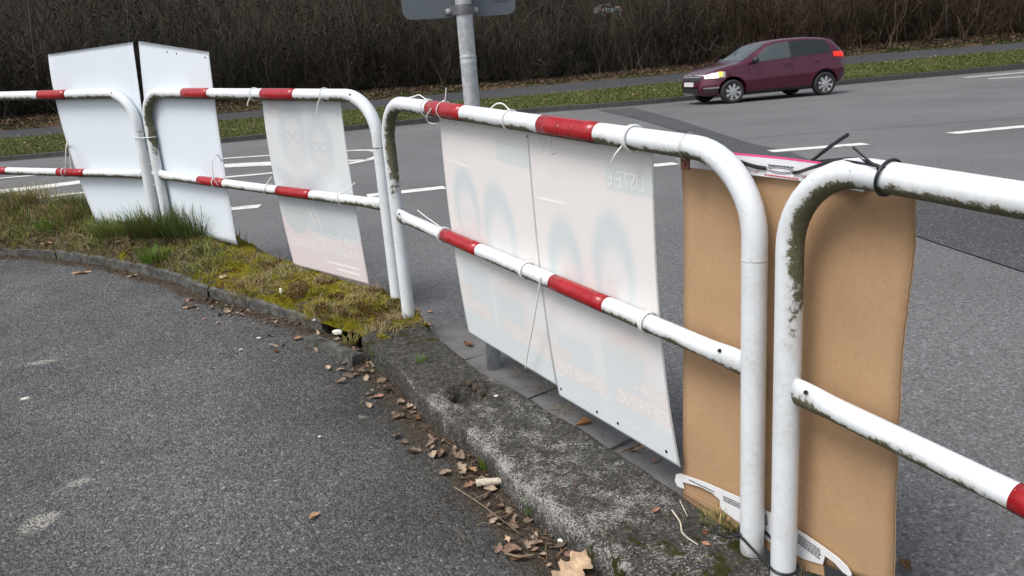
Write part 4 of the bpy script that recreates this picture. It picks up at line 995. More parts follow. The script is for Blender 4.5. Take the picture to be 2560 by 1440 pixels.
tuft(W_(940, 885, -.03), 70, .030, .045, 'dark green tuft in the gap between the sunken edging stone and the wall', GREEN, (.2, .8), .003)
tuft(W_(875, 858, -.03), 90, .035, .07, 'olive tuft standing beside the white stone chip', OLIVE, (.2, .8), .003, mix=(STRAW, .3))
tuft(W_(1800, 1308, 0), 130, .05, .055, 'yellow green grass tuft on the wall left of the nearest posts', LIME, (.3, 1.0), .003, mix=(STRAW, .35))
tuft(W_(2010, 1425, 0), 110, .04, .075, 'yellow green grass tuft on the wall right of the nearest posts', LIME, (.15, .8), .003, mix=(STRAW, .25))
def gut(x, y): return atroad(x, y) + np.array([0, 0, .012])
for x, y, lb in ((1365, 985, 'dry straw tuft in the gutter under the lower corner of the left wide poster'), (1415, 1035, 'flattened dry straw tuft in a gutter joint beside the wall'), (1475, 1045, 'dry straw tuft in a gutter joint under the right wide poster'), (1310, 945, 'thin dry straw tuft in the gutter right of the sign post foot')):
    tuft(gut(x, y), 45, .028, .06, lb, STRAW * .8, (.9, 1.8), .0025, name='dry_grass_tuft', cat='dry grass', group='dry grass tufts in the gutter')

# ------------------------------------------------------------------ fallen leaves and small debris
def leaf_mesh(P, size, az, seed, col, curl=.5, lobes=4, tilt=(0, 0), width=.33, stalk=True):
    r = random.Random(seed); n = 30; V = []; C = []; F = []; col = np.array(col)
    for i in range(n + 1):
        t = i / n; env = math.sin(math.pi * min(1, t * .93 + .05)) ** .75 * (.55 + .55 * t)
        lob = 1.0 - .48 * (0.5 - 0.5 * math.cos(2 * math.pi * lobes * t)) if lobes else 1.0
        for k, s_ in enumerate((-1, -.5, 0, .5, 1)):
            w = width * env * (lob if abs(s_) == 1 else 1 - .5 * (1 - lob)) * (1 + .15 * (r.random() - .5)); y = s_ * w
            off = .10 * abs(s_) * (.6 - t) * (-1)                    # lobes point forward
            z = curl * (y * y * 1.6 + .25 * (t - .5) ** 2) + .05 * math.sin(7 * t + seed) * s_ + .02 * (r.random() - .5) + .035 * (s_ == 0) * -1
            V.append((t - .5 + off, y, z)); C.append(col * (1.0 + .25 * (r.random() - .5) + (.22 if s_ == 0 else 0)))
    for i in range(n):
        for k in range(4): F.append((i * 5 + k, i * 5 + k + 1, (i + 1) * 5 + k + 1, (i + 1) * 5 + k))
    if stalk:
        b = len(V); V += [(-.5, -.012, .02), (-.5, .012, .02), (-.72, .02, .06), (-.72, -.004, .06)]; C += [col * .7] * 4; F.append((b, b + 1, b + 2, b + 3))
    V = np.array(V) * size; R_ = (Matrix.Rotation(az, 3, 'Z') @ Matrix.Rotation(tilt[0], 3, 'X') @ Matrix.Rotation(tilt[1], 3, 'Y')); V = V @ np.array(R_).T
    V[:, 2] -= np.percentile(V[:, 2], 12); return V + np.asarray(P), F, C
def leaf(P, size, az, seed, label, col=(.30, .17, .10), **k):
    V, F, C = leaf_mesh(P, size, az, seed, col, **k); o = mk('dead_leaf', V, F, MAT['drydead'], attrs={'col': C})
    return tag(o, label, 'dead leaf', 'dead leaves lying about')
TAN = (.42, .27, .16); PINKB = (.36, .20, .14); RUST = (.20, .075, .035); PALE = (.50, .36, .24); BROWN = (.16, .09, .05)
fw_ = lambda x, y: (lambda P: P + np.array([0, 0, 0.006 - .030 * float(1 - sstep(0, .28, dist_line(P[0], P[1], np.array(fb)))) * float(sstep(3.5, 3.1, P[1]))]))(atnear(x, y, -.06))
leaf(fw_(1428, 1418), .155, .75, 1, 'biggest pale tan oak leaf at the bottom edge below the wall', PALE, curl=.5, lobes=4, tilt=(.25, -.15), width=.36)
leaf(fw_(940, 985), .055, .4, 2, 'pinkish brown oak leaf at the wall foot below the sunken edging stone', PINKB, curl=.6)
leaf(fw_(820, 920), .045, 2.0, 3, 'pale curled leaf on the pavement left of the sunken edging stone', PALE, curl=1.2, lobes=0)
leaf(fw_(745, 850), .05, .3, 4, 'brown folded leaf on the pavement below the broken edging stone end', PINKB, curl=1.4, lobes=0)
leaf(fw_(692, 882), .032, 1.0, 5, 'small dark rust curled leaf lying alone on the pavement', RUST, curl=2.2, lobes=0)
leaf(fw_(475, 770), .07, .5, 6, 'narrow tan leaf beside the long curved edging stone', TAN, curl=.7, lobes=3)
leaf(fw_(205, 685), .11, .1, 7, 'tan leaf pile against the long edging stone near the left edge', TAN, curl=.5, lobes=3)
leaf(fw_(330, 692), .06, .8, 70, 'small straw coloured leaf under the long edging stone', PALE, curl=.5, lobes=2)
leaf(fw_(510, 800), .028, 1.3, 8, 'tiny pink brown leaf on the pavement in front of the edging joint', PINKB, curl=.4, lobes=0)
leaf(fw_(785, 1296), .038, .9, 9, 'tan shrivelled leaf with a stalk alone on the open pavement', TAN, curl=1.8, lobes=0)
leaf(fw_(1130, 1065), .05, 2.5, 10, 'pink brown pointed leaf leaning on the wall below the hole', PINKB, curl=.8, lobes=0, tilt=(.3, .2))
leaf(fw_(1180, 1165), .07, 2.0, 11, 'crumpled tan oak leaf above the white stick', TAN, curl=.9, lobes=3, tilt=(.2, .3))
leaf(fw_(1175, 1200), .05, .6, 12, 'smaller crumpled leaf touching the left end of the white stick', PINKB, curl=1.0, lobes=3)
leaf(fw_(1268, 1340), .035, 1.8, 13, 'small torn pale leaf on the pavement left of the big oak leaf', PALE, curl=.6, lobes=2)
leaf(fw_(1300, 1390), .05, .2, 14, 'dark curled brown leaf left of the big oak leaf', BROWN, curl=1.6, lobes=2)
leaf(fw_(1040, 1030), .05, 2.2, 15, 'brown dried leaf in the debris left of the hole in the wall', BROWN, curl=1.0, lobes=2)
leaf(fw_(1010, 905), .03, 1.0, 16, 'small tan leaf at the wall edge opposite the grass tuft', TAN, curl=.8, lobes=0)
leaf(fw_(1065, 1010), .045, .1, 17, 'pinkish leaf wedged at the wall foot beside the small green tuft', PINKB, curl=.9, lobes=2)
leaf(W_(1640, 1275, .004), .03, .5, 18, 'small pinkish leaf on the wall top near the cardboard', PINKB, curl=.9, lobes=0)
leaf(W_(1770, 1330, .004), .035, .5, 19, 'dark red leaf on the wall top by the yellow tuft', RUST, curl=1.2, lobes=0)
leaf(W_(1765, 1360, .004), .028, 2.5, 20, 'pale pink leaf scrap on the wall top near the black tie', PINKB, curl=.9, lobes=0)
leaf(gut(1170, 868), .085, 1.9, 21, 'red brown curled leaf in the gutter left of the sign post', (.24, .09, .05), curl=1.6, lobes=3, tilt=(.3, .1))
leaf(gut(1460, 1068), .065, .3, 22, 'orange brown rolled leaf in the gutter under the right wide poster', (.33, .17, .07), curl=2.4, lobes=0)
leaf(gut(1605, 1132), .085, .3, 23, 'tan oak leaf half under the bottom edge of the right wide poster', TAN, curl=.6, lobes=3)
leaf(gut(1640, 1162), .042, .8, 24, 'small crumpled pinkish leaf under the corner of the right wide poster', PINKB, curl=2.2, lobes=0)
leaf(gut(1505, 1095), .035, 1.6, 25, 'pale thin leaf standing in the gutter beside the wall', PALE, curl=.9, lobes=0, tilt=(.8, 0))
leaf(gut(2262, 1425), .05, 1.6, 26, 'rolled brown leaf in the gutter right of the cardboard', BROWN, curl=2.2, lobes=0)
for x, y, lb, s_ in ((1075, 782, 'small brown leaf on the road right of the twin post feet', 26), (1045, 778, 'tiny pinkish leaf on the road touching the twin post feet', 27), (1142, 812, 'tan leaf on the road near the lower left corner of the wide posters', 28), (1075, 815, 'pale pink leaf on the road edge beside the wall', 29)):
    leaf(atroad(x, y) + np.array([0, 0, .006]), .045, s_ * 1.3, s_, lb, PINKB if s_ % 2 else TAN, curl=.9, lobes=2)
for x, y, lb, s_, c_ in ((185, 560, 'brown oak leaf in the grass by the left blank board', 31, TAN), (65, 555, 'brown leaf heap in the bed under the leftmost rail', 32, BROWN), (20, 570, 'dark brown leaf in the bed at the very left edge', 33, BROWN), (100, 520, 'red brown leaf in the grass at the left', 34, (.22, .11, .06)), (330, 612, 'grey brown leaf on the bed above the long edging stone', 35, (.2, .15, .11)), (560, 700, 'pale leaf scrap on the moss above the edging joint', 36, PALE), (475, 605, 'tan leaf at the foot of the dark grass clump', 37, TAN), (300, 610, 'curled pale leaf between the two green tufts', 38, PALE), (120, 615, 'narrow tan leaf beside the left green tuft', 39, TAN)):
    leaf(atbed(x, y) + np.array([0, 0, .012]), .07, s_ * 2.1, s_, lb, c_, curl=.8, lobes=3)

# loose litter along the wall foot: crumbs of bark, needles, leaf bits
lt = Blades(); n = 5200; t_ = nrng.uniform(0, 1, n); lf = resample(np.array(fb), 600); idx = (t_ * 599).astype(int); kk = nrng.exponential(.055, n)
side = np.array([(-.85, -.5)]) ; P = np.stack([lf[idx, 0] - kk * .85, lf[idx, 1] - kk * .52, np.zeros(n)], 1)
P[:, 2] = [near_z(a, b, -.060) + .003 - .031 * float(1 - sstep(0, .28, k)) * float(sstep(3.5, 3.1, b)) for a, b, k in zip(P[:, 0], P[:, 1], kk)]
c = cols((.20, .135, .085), n, .45); dk = nrng.uniform(0, 1, n) < .4; c[dk] = cols((.06, .042, .028), dk.sum(), .4)
lt.add(P, nrng.uniform(.006, .026, n), nrng.uniform(.0012, .005, n), nrng.uniform(1.6, 3.0, n), nrng.uniform(0, 6.28, n), c, curl=.9)
n = 700; i_ = nrng.integers(0, NW, n); v_ = nrng.uniform(.05, .98, n); P = np.array([np.append(wl_[i] * (1 - v) + wr_[i] * v, 0) for i, v in zip(i_, v_)]); P[:, 2] = [near_z(a, b, .006) for a, b in P[:, :2]]
lt.add(P, nrng.uniform(.006, .03, n), nrng.uniform(.001, .003, n), nrng.uniform(2, 3, n), nrng.uniform(0, 6.28, n), cols((.22, .16, .10), n, .4), curl=.9)
n = 1300; ii = nrng.uniform(0, NB - 1, n); jj = nrng.uniform(1, NV - 2, n); P = np.array([bed_pt(i, j) for i, j in zip(ii, jj)]) + np.array([0, 0, .012])
lt.add(P, nrng.uniform(.012, .045, n), np.where(P[:, 0] < -1.9, nrng.uniform(.004, .022, n), nrng.uniform(.0015, .006, n)), nrng.uniform(1.6, 2.6, n), nrng.uniform(0, 6.28, n), cols((.24, .175, .11), n, .45), curl=.7)
tag(lt.build('leaf_litter', MAT['drydead']), 'crumbs of bark, needles and torn leaf bits strewn along the wall and bed', 'litter', kind='stuff')
LV = []; LF = []; LC = []; lb = 0; r_ = random.Random(55)
for k in range(390):
    i = int(r_.uniform(.13, .50) * 599); dd = abs(r_.gauss(.05, .085)); x, y = lf[i, 0] - dd * .85, lf[i, 1] - dd * .52
    if fbm(x * 5, y * 5, 17, 2) < -.12 and k % 3: continue
    c_ = r_.choice([(.20, .15, .11), (.27, .205, .155), (.12, .09, .065), (.36, .28, .21), (.24, .16, .12)]); s_ = r_.uniform(.014, .052) * (1.15 if y < 2 else 1)
    V_, F_, C_ = leaf_mesh((x, y, near_z(x, y, -.056) - .030 * float(1 - sstep(0, .28, dd)) * float(sstep(3.5, 3.1, y))), s_, r_.uniform(0, 6.28), 100 + k, c_, curl=r_.uniform(.2, 1.8), lobes=r_.choice([0, 0, 2, 3]), tilt=(r_.uniform(-.5, .5), r_.uniform(-.4, .4)), width=r_.uniform(.22, .48), stalk=False)
    LV.append(V_); LF += [tuple(q + lb for q in f) for f in F_]; LC += C_; lb += len(V_)
tag(mk('leaf_fragments', np.concatenate(LV), LF, MAT['drydead'], origin=(0, 0, 0), attrs={'col': LC}), 'small torn brown leaf pieces trodden into the dirt along the wall foot', 'leaf fragments', kind='stuff')
def needles(pts, label):
    mb = MB()
    for (x, y), a, L_ in pts:
        p = atnear(x, y, -.055); mb.tube([p, p + np.array([math.cos(a), math.sin(a), .05]) * L_], None, 5, flat=(.0012, .0018))
    return None
# solid small things
MAT['chip'] = mat_simple('white_stone', (.68, .66, .60), .8, var=.2, scale=60, bump=.4); MAT['stick'] = mat_simple('bleached_wood', (.52, .47, .38), .8, var=.35, scale=90, bump=.5); MAT['twig'] = mat_simple('grey_twig', (.17, .13, .09), .85, var=.4, scale=60)
def pebble(P, r, label, mat='chip', sq=(1, .6, .5), az=0.0, name='stone_chip', cat='stone'):
    bmx = bmesh.new(); bmesh.ops.create_icosphere(bmx, subdivisions=3, radius=1.0); Rz = np.array(Matrix.Rotation(az, 3, 'Z')); V = []
    for v in bmx.verts:
        c = np.array(v.co); k = 1 + .28 * fbm(c[0] * 1.7 + P[0] * 9, c[1] * 1.7, c[2] * 1.7 + P[1] * 7, 3); c = np.sign(c) * np.abs(c) ** .8; V.append(np.asarray(P) + Rz @ (c * k * r * np.array(sq)) + np.array([0, 0, r * sq[2] * .7]))
    F = [tuple(v.index for v in f.verts) for f in bmx.faces]; bmx.free(); return tag(mk(name, V, F, MAT[mat]), label, cat, 'small pale bits on the ground')
pebble(fw_(846, 848) + np.array([0, 0, .02]), .026, 'white stone chip lying on the sunken edging stone', az=-.4)
pebble(atnear(62, 997, -.06), .016, 'flat white chewing gum spot on the pavement at the left', sq=(1, .75, .12), name='chewing_gum', cat='chewing gum')
pebble(fw_(648, 849), .011, 'small white cigarette end in front of the edging stones', sq=(1.1, .35, .35), name='cigarette_end', cat='cigarette end')
pebble(fw_(603, 878), .010, 'second white cigarette end nearer the camera', sq=(1.1, .35, .35), az=.4, name='cigarette_end', cat='cigarette end')
pebble(W_(1240, 992, .004), .008, 'white pebble on the wall right of the hole'); pebble(atbed(790, 808), .011, 'small white pebble beside the broken edging end', sq=(1, .6, .5))
pebble(atbed(703, 738) + np.array([0, 0, .01]), .013, 'white scrap standing in the moss', sq=(.6, .5, 1.2)); pebble(fw_(1410, 1337), .016, 'ribbed pale snail shell piece by the wall', sq=(1.2, .5, .5), name='shell_piece', cat='shell')
pebble(fw_(800, 1296 - 200), .006, 'tiny pale grain on the open pavement')
def branch(pts, r0, r1, label, mat, name='twig', cat='twig', sides=9, jag=0.0):
    P = smooth_poly([np.asarray(p) for p in pts], 22); rr = [(r0 + (r1 - r0) * i / 21) * (1 + jag * rng.uniform(-1, 1)) for i in range(22)]
    Vv, F, _ = sweep(P, rr, sides); return tag(mk(name, Vv, F, MAT[mat]), label, cat, 'twigs and sticks on the ground')
u3 = np.array([0, 0, 1.0])
branch([fw_(1190, 1203) + u3 * .012, fw_(1235, 1198) + u3 * .016, fw_(1285, 1196) + u3 * .016], .012, .011, 'thick bleached stick lying between the two grass tufts', 'stick', 'wooden_stick', 'stick', 12, .12)
branch([fw_(1135, 1215) + u3 * .004, fw_(1200, 1255) + u3 * .008, fw_(1300, 1325) + u3 * .004], .0025, .0015, 'long thin dark twig on the pavement below the bleached stick', 'twig')
branch([fw_(1185, 1242) + u3 * .006, fw_(1230, 1222) + u3 * .014], .0022, .0012, 'short dark side twig under the bleached stick', 'twig')
branch([fw_(1262, 1384) + u3 * .005, fw_(1300, 1392) + u3 * .008, fw_(1335, 1380) + u3 * .006], .004, .003, 'rust brown curved twig left of the big oak leaf', 'twig')
branch([W_(1680, 1275, .01), W_(1700, 1305, .014), W_(1705, 1330, .01), W_(1720, 1345, .008), W_(1745, 1362, .008)], .0028, .0018, 'bent pale stalk on the wall top left of the black tie', 'stick')
branch([W_(1700, 1252, .01), W_(1718, 1290, .02)], .002, .0014, 'short pale stalk on the wall top under the white flap', 'stick')
branch([gut(1545, 1140), gut(1590, 1128) + u3 * .01, gut(1630, 1105)], .004, .003, 'bundle of dry stalks lying in a gutter joint', 'twig')
branch([atbed(60, 650) * .0 + fw_(5, 668), fw_(40, 645) + u3 * .05], .0025, .0015, 'thin pale twig leaning over the edging at the left edge', 'twig')
branch([atbed(-10, 502) + u3 * .16, atbed(58, 492) + u3 * .18], .0028, .002, 'straight black stalk in the grass at the left edge', 'btie')
# clods thrown up round the hole in the wall
for k, (dx, dy, s_) in enumerate(((.058, .012, .026), (.03, .058, .022), (.066, -.03, .018))):
    p = HOLE + np.array([dx, dy, 0]); p[2] = near_z(p[0], p[1], .004); MAT.setdefault('clod', mat_simple('dark_soil', (.06, .045, .032), 1.0, var=.5, scale=90, bump=.8))
    o = pebble(p, s_, 'dark soil clod thrown up beside the hole in the wall', 'clod', (1, .8, .7), k * 1.1, 'soil_clod', 'soil clod'); o['group'] = 'soil clods round the hole in the wall'

# ------------------------------------------------------------------ far verge grass and fallen leaves
vg = Blades(); n = 90000; i_ = nrng.uniform(8, NF - 9, n); v_ = nrng.uniform(0, 1, n); a = i_.astype(int); f = (i_ - a)[:, None]
g0_ = FL['grass0'][a] * (1 - f) + FL['grass0'][a + 1] * f; p0_ = FL['path0'][a] * (1 - f) + FL['path0'][a + 1] * f
P = g0_ * (1 - v_[:, None]) + p0_ * v_[:, None]
c = cols((.115, .155, .038), n, .35); k = nrng.uniform(0, 1, n) < .3; c[k] = cols((.22, .19, .095), k.sum(), .3)
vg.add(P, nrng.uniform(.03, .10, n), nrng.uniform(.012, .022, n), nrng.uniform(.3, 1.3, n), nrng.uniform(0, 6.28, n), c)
n = 30000; i_ = nrng.uniform(8, NF - 9, n); v_ = nrng.uniform(0, .75, n); a = i_.astype(int); f = (i_ - a)[:, None]
P = (FL['path1'][a] * (1 - f) + FL['path1'][a + 1] * f) * (1 - v_[:, None]) + (FL['hedge'][a] * (1 - f) + FL['hedge'][a + 1] * f) * v_[:, None]
dn = np.array([fbm(p[0] * .8, p[1] * .8, 6, 3) for p in P]); kp = dn > -.05; P = P[kp]; n = len(P)
vg.add(P, nrng.uniform(.03, .10, n), nrng.uniform(.012, .022, n), nrng.uniform(.3, 1.3, n), nrng.uniform(0, 6.28, n), cols((.06, .075, .022), n, .35))
tag(vg.build('verge_grass', MAT['blade']), 'short winter grass on the verge across the road', 'grass', kind='stuff')
fl = Blades(); n = 16000; i_ = nrng.uniform(8, NF - 9, n); v_ = np.clip(nrng.normal(.72, .3, n), -.02, 1.05); a = i_.astype(int); f = (i_ - a)[:, None]
P = (FL['path1'][a] * (1 - f) + FL['path1'][a + 1] * f) * (1 - v_[:, None]) + (FL['hedge'][a] * (1 - f) + FL['hedge'][a + 1] * f) * v_[:, None] + np.array([0, 0, .03])
fl.add(P, nrng.uniform(.05, .12, n), nrng.uniform(.03, .07, n), nrng.uniform(1.2, 2.6, n), nrng.uniform(0, 6.28, n), cols((.19, .135, .09), n, .45))
n = 500; i_ = nrng.uniform(8, NF - 9, n); v_ = nrng.uniform(0, 1, n); a = i_.astype(int); f = (i_ - a)[:, None]
P = (FL['grass0'][a] * (1 - f) + FL['grass0'][a + 1] * f) * (1 - v_[:, None]) + (FL['path0'][a] * (1 - f) + FL['path0'][a + 1] * f) * v_[:, None] + np.array([0, 0, .06])
fl.add(P, nrng.uniform(.05, .09, n), nrng.uniform(.03, .06, n), nrng.uniform(1.2, 2.2, n), nrng.uniform(0, 6.28, n), cols((.34, .25, .16), n, .35))
tag(fl.build('fallen_leaves', MAT['drydead']), 'brown fallen leaves along the foot of the thicket', 'fallen leaves', kind='stuff')

# ------------------------------------------------------------------ leafless thicket across the road
def ribbon_np(P, w, side):
    """flat strip along P (m,3) with widths w(m), offset direction side(3)"""
    m = len(P); V = np.empty((2 * m, 3)); V[0::2] = P - side * w[:, None] / 2; V[1::2] = P + side * w[:, None] / 2
    k = np.arange(m - 1) * 2; return V, np.stack([k, k + 1, k + 3, k + 2], 1)
def shrub_template(seed, H, nst, spread, tw):
    r = np.random.default_rng(seed); VV = []; FF = []; CC = []; b = 0
    def put(V, F, c):
        nonlocal b
        VV.append(V); FF.append(F + b); CC.append(np.tile(c, (len(V), 1))); b += len(V)
    def stem(p, d, L, r0, lvl):
        n = (9, 6, 4)[lvl]; P = [p]; dd = d.copy()
        for i in range(n - 1):
            dd = unit(dd + r.normal(0, (.17, .24, .32)[lvl], 3) + np.array([0, 0, (.0, -.02, -.04)[lvl]])); P.append(P[-1] + dd * L / (n - 1))
        P = np.array(P); w = np.linspace(r0 * 2, r0 * .5, n)
        g = (np.array([.080, .072, .054]) if lvl == 0 else np.array([.060, .052, .039]) if lvl == 1 else np.array([.052, .044, .032])) * r.uniform(.45, 1.5)
        a = r.uniform(0, 3.14); s1 = np.array([math.cos(a), math.sin(a), 0]); V, F = ribbon_np(P, w, s1); put(V, F, g)
        if lvl == 0:
            s2 = np.array([-math.sin(a), math.cos(a), 0]); V, F = ribbon_np(P, w, s2); put(V, F, g)
        if lvl < 2:
            for _ in range((8, 6)[lvl] if lvl == 0 else tw):
                t = r.uniform(.12 if lvl == 0 else .2, .97); i = int(t * (n - 1)); q = P[i] + (P[min(i + 1, n - 1)] - P[i]) * (t * (n - 1) - i)
                az = r.uniform(0, 6.28); el = r.uniform(.1, 1.1); nd = unit(np.array([math.cos(az) * math.cos(el), math.sin(az) * math.cos(el), math.sin(el)]) + .35 * dd)
                stem(q, nd, L * r.uniform(.22, .48) * (1 if lvl == 0 else .8), r0 * (.5 if lvl == 0 else .55), lvl + 1)
    for _ in range(nst):
        az = r.uniform(0, 6.28); ln = r.uniform(0, spread * 1.9); stem(np.array([r.normal(0, .18), r.normal(0, .18), -.1]), unit(np.array([math.cos(az) * ln, math.sin(az) * ln, 1])), H * r.uniform(.6, 1.1), r.uniform(.010, .022), 0)
    return np.concatenate(VV), np.concatenate(FF), np.concatenate(CC)
TMP = [shrub_template(s_, h_, n_, sp_, tw_) for s_, h_, n_, sp_, tw_ in ((1, 3.2, 5, .5, 7), (2, 3.8, 4, .35, 7), (3, 2.4, 6, .7, 8), (4, 4.6, 4, .25, 6), (5, 1.6, 8, 1.0, 8), (6, 3.0, 5, .6, 8), (7, 5.2, 3, .2, 7), (8, 1.2, 9, 1.3, 8), (9, 3.6, 4, .8, 2))]; TMP[8] = (TMP[8][0], TMP[8][1], TMP[8][2] * 1.25)
MAT['bark'] = mat_vcol('twig_bark', rough=.85, spec=.15)
def scatter(n, dlo, dhi, kinds, smin, smax, tint=1.0, gap=None):
    VV = []; FF = []; CC = []; b = 0
    for _ in range(n):
        i = nrng.integers(6, NF - 8); d = nrng.uniform(dlo, dhi); P = bank_at(i, d) + FD[i] * 0 + np.array([nrng.normal(0, .3), 0, 0])
        V, F, C = TMP[kinds[nrng.integers(len(kinds))]]; s_ = nrng.uniform(smin, smax); a = nrng.uniform(0, 6.28); ca, sa = math.cos(a), math.sin(a)
        if gap:
            pp = proj(P + np.array([0, 0, 1.0]))
            if gap[0] < pp[0] < gap[1]: s_ *= gap[2]
        W = np.stack([V[:, 0] * ca - V[:, 1] * sa, V[:, 0] * sa + V[:, 1] * ca, V[:, 2]], 1) * s_ + P
        hue = np.array([1 + .10 * fbm(P[0] * .15, P[1] * .15, 2), 1, 1 - .08 * fbm(P[0] * .12, 3, 2)]) * nrng.uniform(.55, 1.25) * .86 * tint * (1 + .55 * fbm(P[0] * .33, P[1] * .33, 12, 2))
        if proj(P)[0] > 1750: hue = hue * np.array([1.22, .98, .90])
        VV.append(W); FF.append(F + b); CC.append(C * hue); b += len(V)
    return np.concatenate(VV), np.concatenate(FF), np.concatenate(CC)
gp = (1450, 1580, .92)
sets = [scatter(420, 0, 1.6, [2, 4, 7, 0, 5], .7, 1.1, gap=gp), scatter(420, 1.2, 4.5, [0, 1, 2, 5], .8, 1.2, gap=gp), scatter(360, 4, 10, [1, 3, 6, 0], .85, 1.3, gap=gp), scatter(150, -.2, 1.4, [8], .7, 1.25, gap=gp), scatter(140, 10, 22, [3, 6, 1], 1.0, 1.5, .9, gap=(1450, 1590, .85))]
b = 0; VV = []; FF = []; CC = []
for V, F, C in sets: VV.append(V); FF.append(F + b); CC.append(C); b += len(V)
o = mk('thicket', np.concatenate(VV), np.concatenate(FF), MAT['bark'], origin=(0, 0, 0), smooth=False, attrs={'col': np.concatenate(CC)})
tag(o, 'dense brown leafless thicket filling the slope across the road', 'thicket', kind='stuff')
# leaves still hanging, ivy and bramble in the thicket
hl = Blades(); n = 90000; i_ = nrng.integers(6, NF - 8, n); d = nrng.gamma(1.6, 1.6, n); hh = np.abs(nrng.normal(0, 1.6, n)) + .05
P = hb[i_] + FD[i_] * d[:, None]; P[:, 2] += np.interp(d, [q_[0] for q_ in BANK], [q_[1] for q_ in BANK]) + hh
dn = np.array([fbm(p[0] * .35, p[1] * .35, p[2] * .7, 3) for p in P]); kp = dn > -.02; P = P[kp]; dn = dn[kp]; n = len(P)
c = cols((.030, .031, .016), n, .4); k = nrng.uniform(0, 1, n) < .25; c[k] = cols((.075, .048, .032), k.sum(), .45); k = (dn > .25); c[k] = cols((.028, .040, .016), k.sum(), .4)
hl.add(P, nrng.uniform(.05, .13, n), nrng.uniform(.03, .07, n), nrng.uniform(.6, 2.4, n), nrng.uniform(0, 6.28, n), c)
tag(hl.build('thicket_leaves', MAT['drydead']), 'withered leaves, ivy and bramble caught in the thicket', 'thicket leaves', kind='stuff')
# single slim trees that stand out from the thicket
MAT['trunk'] = mat_simple('grey_bark', (.062, .056, .045), .9, var=.4, scale=25, bump=.4)
def slim_tree(px, d, H, r0, label, lean=0.0, seed=1, col=1.0):
    i = int(np.argmin([abs(proj(bank_at(k, d))[0] - px) for k in range(NF)])); P0 = bank_at(i, d); r = np.random.default_rng(seed)
    root = empty('bare_tree', P0, label, 'tree', 'slim bare trees in the thicket')
    P = [P0 - np.array([0, 0, .1])]; dd = np.array([lean, 0, 1.0])
    for k in range(9): dd = unit(dd + np.array([r.normal(0, .05), r.normal(0, .05), .06])); P.append(P[-1] + dd * H / 9)
    Vv, F, _ = sweep(smooth_poly(P, 26), list(np.linspace(r0, r0 * .25, 26)), 8); mk('trunk', Vv, F, MAT['trunk'], root)
    mb = MB()
    for k in range(16):
        t = r.uniform(.22, .98); q = np.array(P[int(t * 9)]); az = r.uniform(0, 6.28); d2 = unit(np.array([math.cos(az), math.sin(az) * .6, r.uniform(.5, 1.3)])); L_ = H * r.uniform(.12, .3); Q = [q]
        for _ in range(5): d2 = unit(d2 + r.normal(0, .18, 3)); Q.append(Q[-1] + d2 * L_ / 5)
        mb.tube(Q, list(np.linspace(r0 * .28, .005, 6)), 5, caps=False)
        for _ in range(3):
            s_ = r.integers(1, 5); d3 = unit(d2 + r.normal(0, .6, 3)); mb.tube([Q[s_], Q[s_] + d3 * L_ * .2, Q[s_] + unit(d3 + [0, 0, .4]) * L_ * .42], [.008, .006, .003], 4, caps=False)
    mb.build('branches', MAT['trunk'], root); return root
for a in ((95, 1.2, 5.5, .05, 'slim grey tree behind the left end of the railings', .05, 1), (345, 1.0, 5.5, .045, 'slim leaning tree directly above the gap between the blank boards', .12, 2), (590, .8, 5, .04, 'thin tree right of the right blank board', -.1, 3),
          (905, 1.6, 5.5, .045, 'thin tree standing left of the road sign', .02, 4), (1385, 1.2, 5.5, .05, 'slim tree between the road sign and the parked cars', .06, 5), (1690, .9, 5, .045, 'slim tree leaning left of the driving car', -.08, 6),
          (1760, 1.4, 5.5, .04, 'thin tree behind the bonnet of the driving car', .03, 7), (2085, .8, 5.5, .055, 'pale trunk behind the rear of the driving car', .02, 8), (2368, .7, 5, .045, 'lighter slim trunk right of the driving car', .02, 9), (2450, 1.2, 5, .04, 'bent slim tree near the right edge', -.15, 10), (2530, 1.0, 5.2, .045, 'slim tree at the right edge of the frame', .1, 11)):
    slim_tree(*a[:5], lean=a[5], seed=a[6])

# ------------------------------------------------------------------ small hatchback (local axes: +x forward, +y left)
TOPX = [-1.90, -1.86, -1.74, -1.60, -1.35, -.9, -.3, .05, .22, .55, .90, 1.02, 1.25, 1.5, 1.68, 1.80, 1.87, 1.90]
TOPZ = [.62, .98, 1.20, 1.405, 1.465, 1.505, 1.50, 1.46, 1.405, 1.215, 1.02, .985, .945, .885, .815, .735, .62, .48]
WX = [-1.90, -1.80, -1.6, -1.2, -.6, .4, 1.0, 1.4, 1.6, 1.75, 1.85, 1.90]; WZ = [.70, .765, .81, .83, .832, .832, .828, .80, .755, .665, .56, .46]
def c_top(x): return float(np.interp(x, TOPX, TOPZ))
def c_w(x): return float(np.interp(x, WX, WZ))
def c_belt(x): return float(np.interp(x, [-1.9, -1.5, 0.2, 1.0, 1.9], [1.06, 1.045, .955, .90, .70]))
def c_bot(x): return float(np.interp(x, [-1.9, -1.7, -1.3, 1.4, 1.75, 1.9], [.36, .27, .20, .19, .22, .30]))
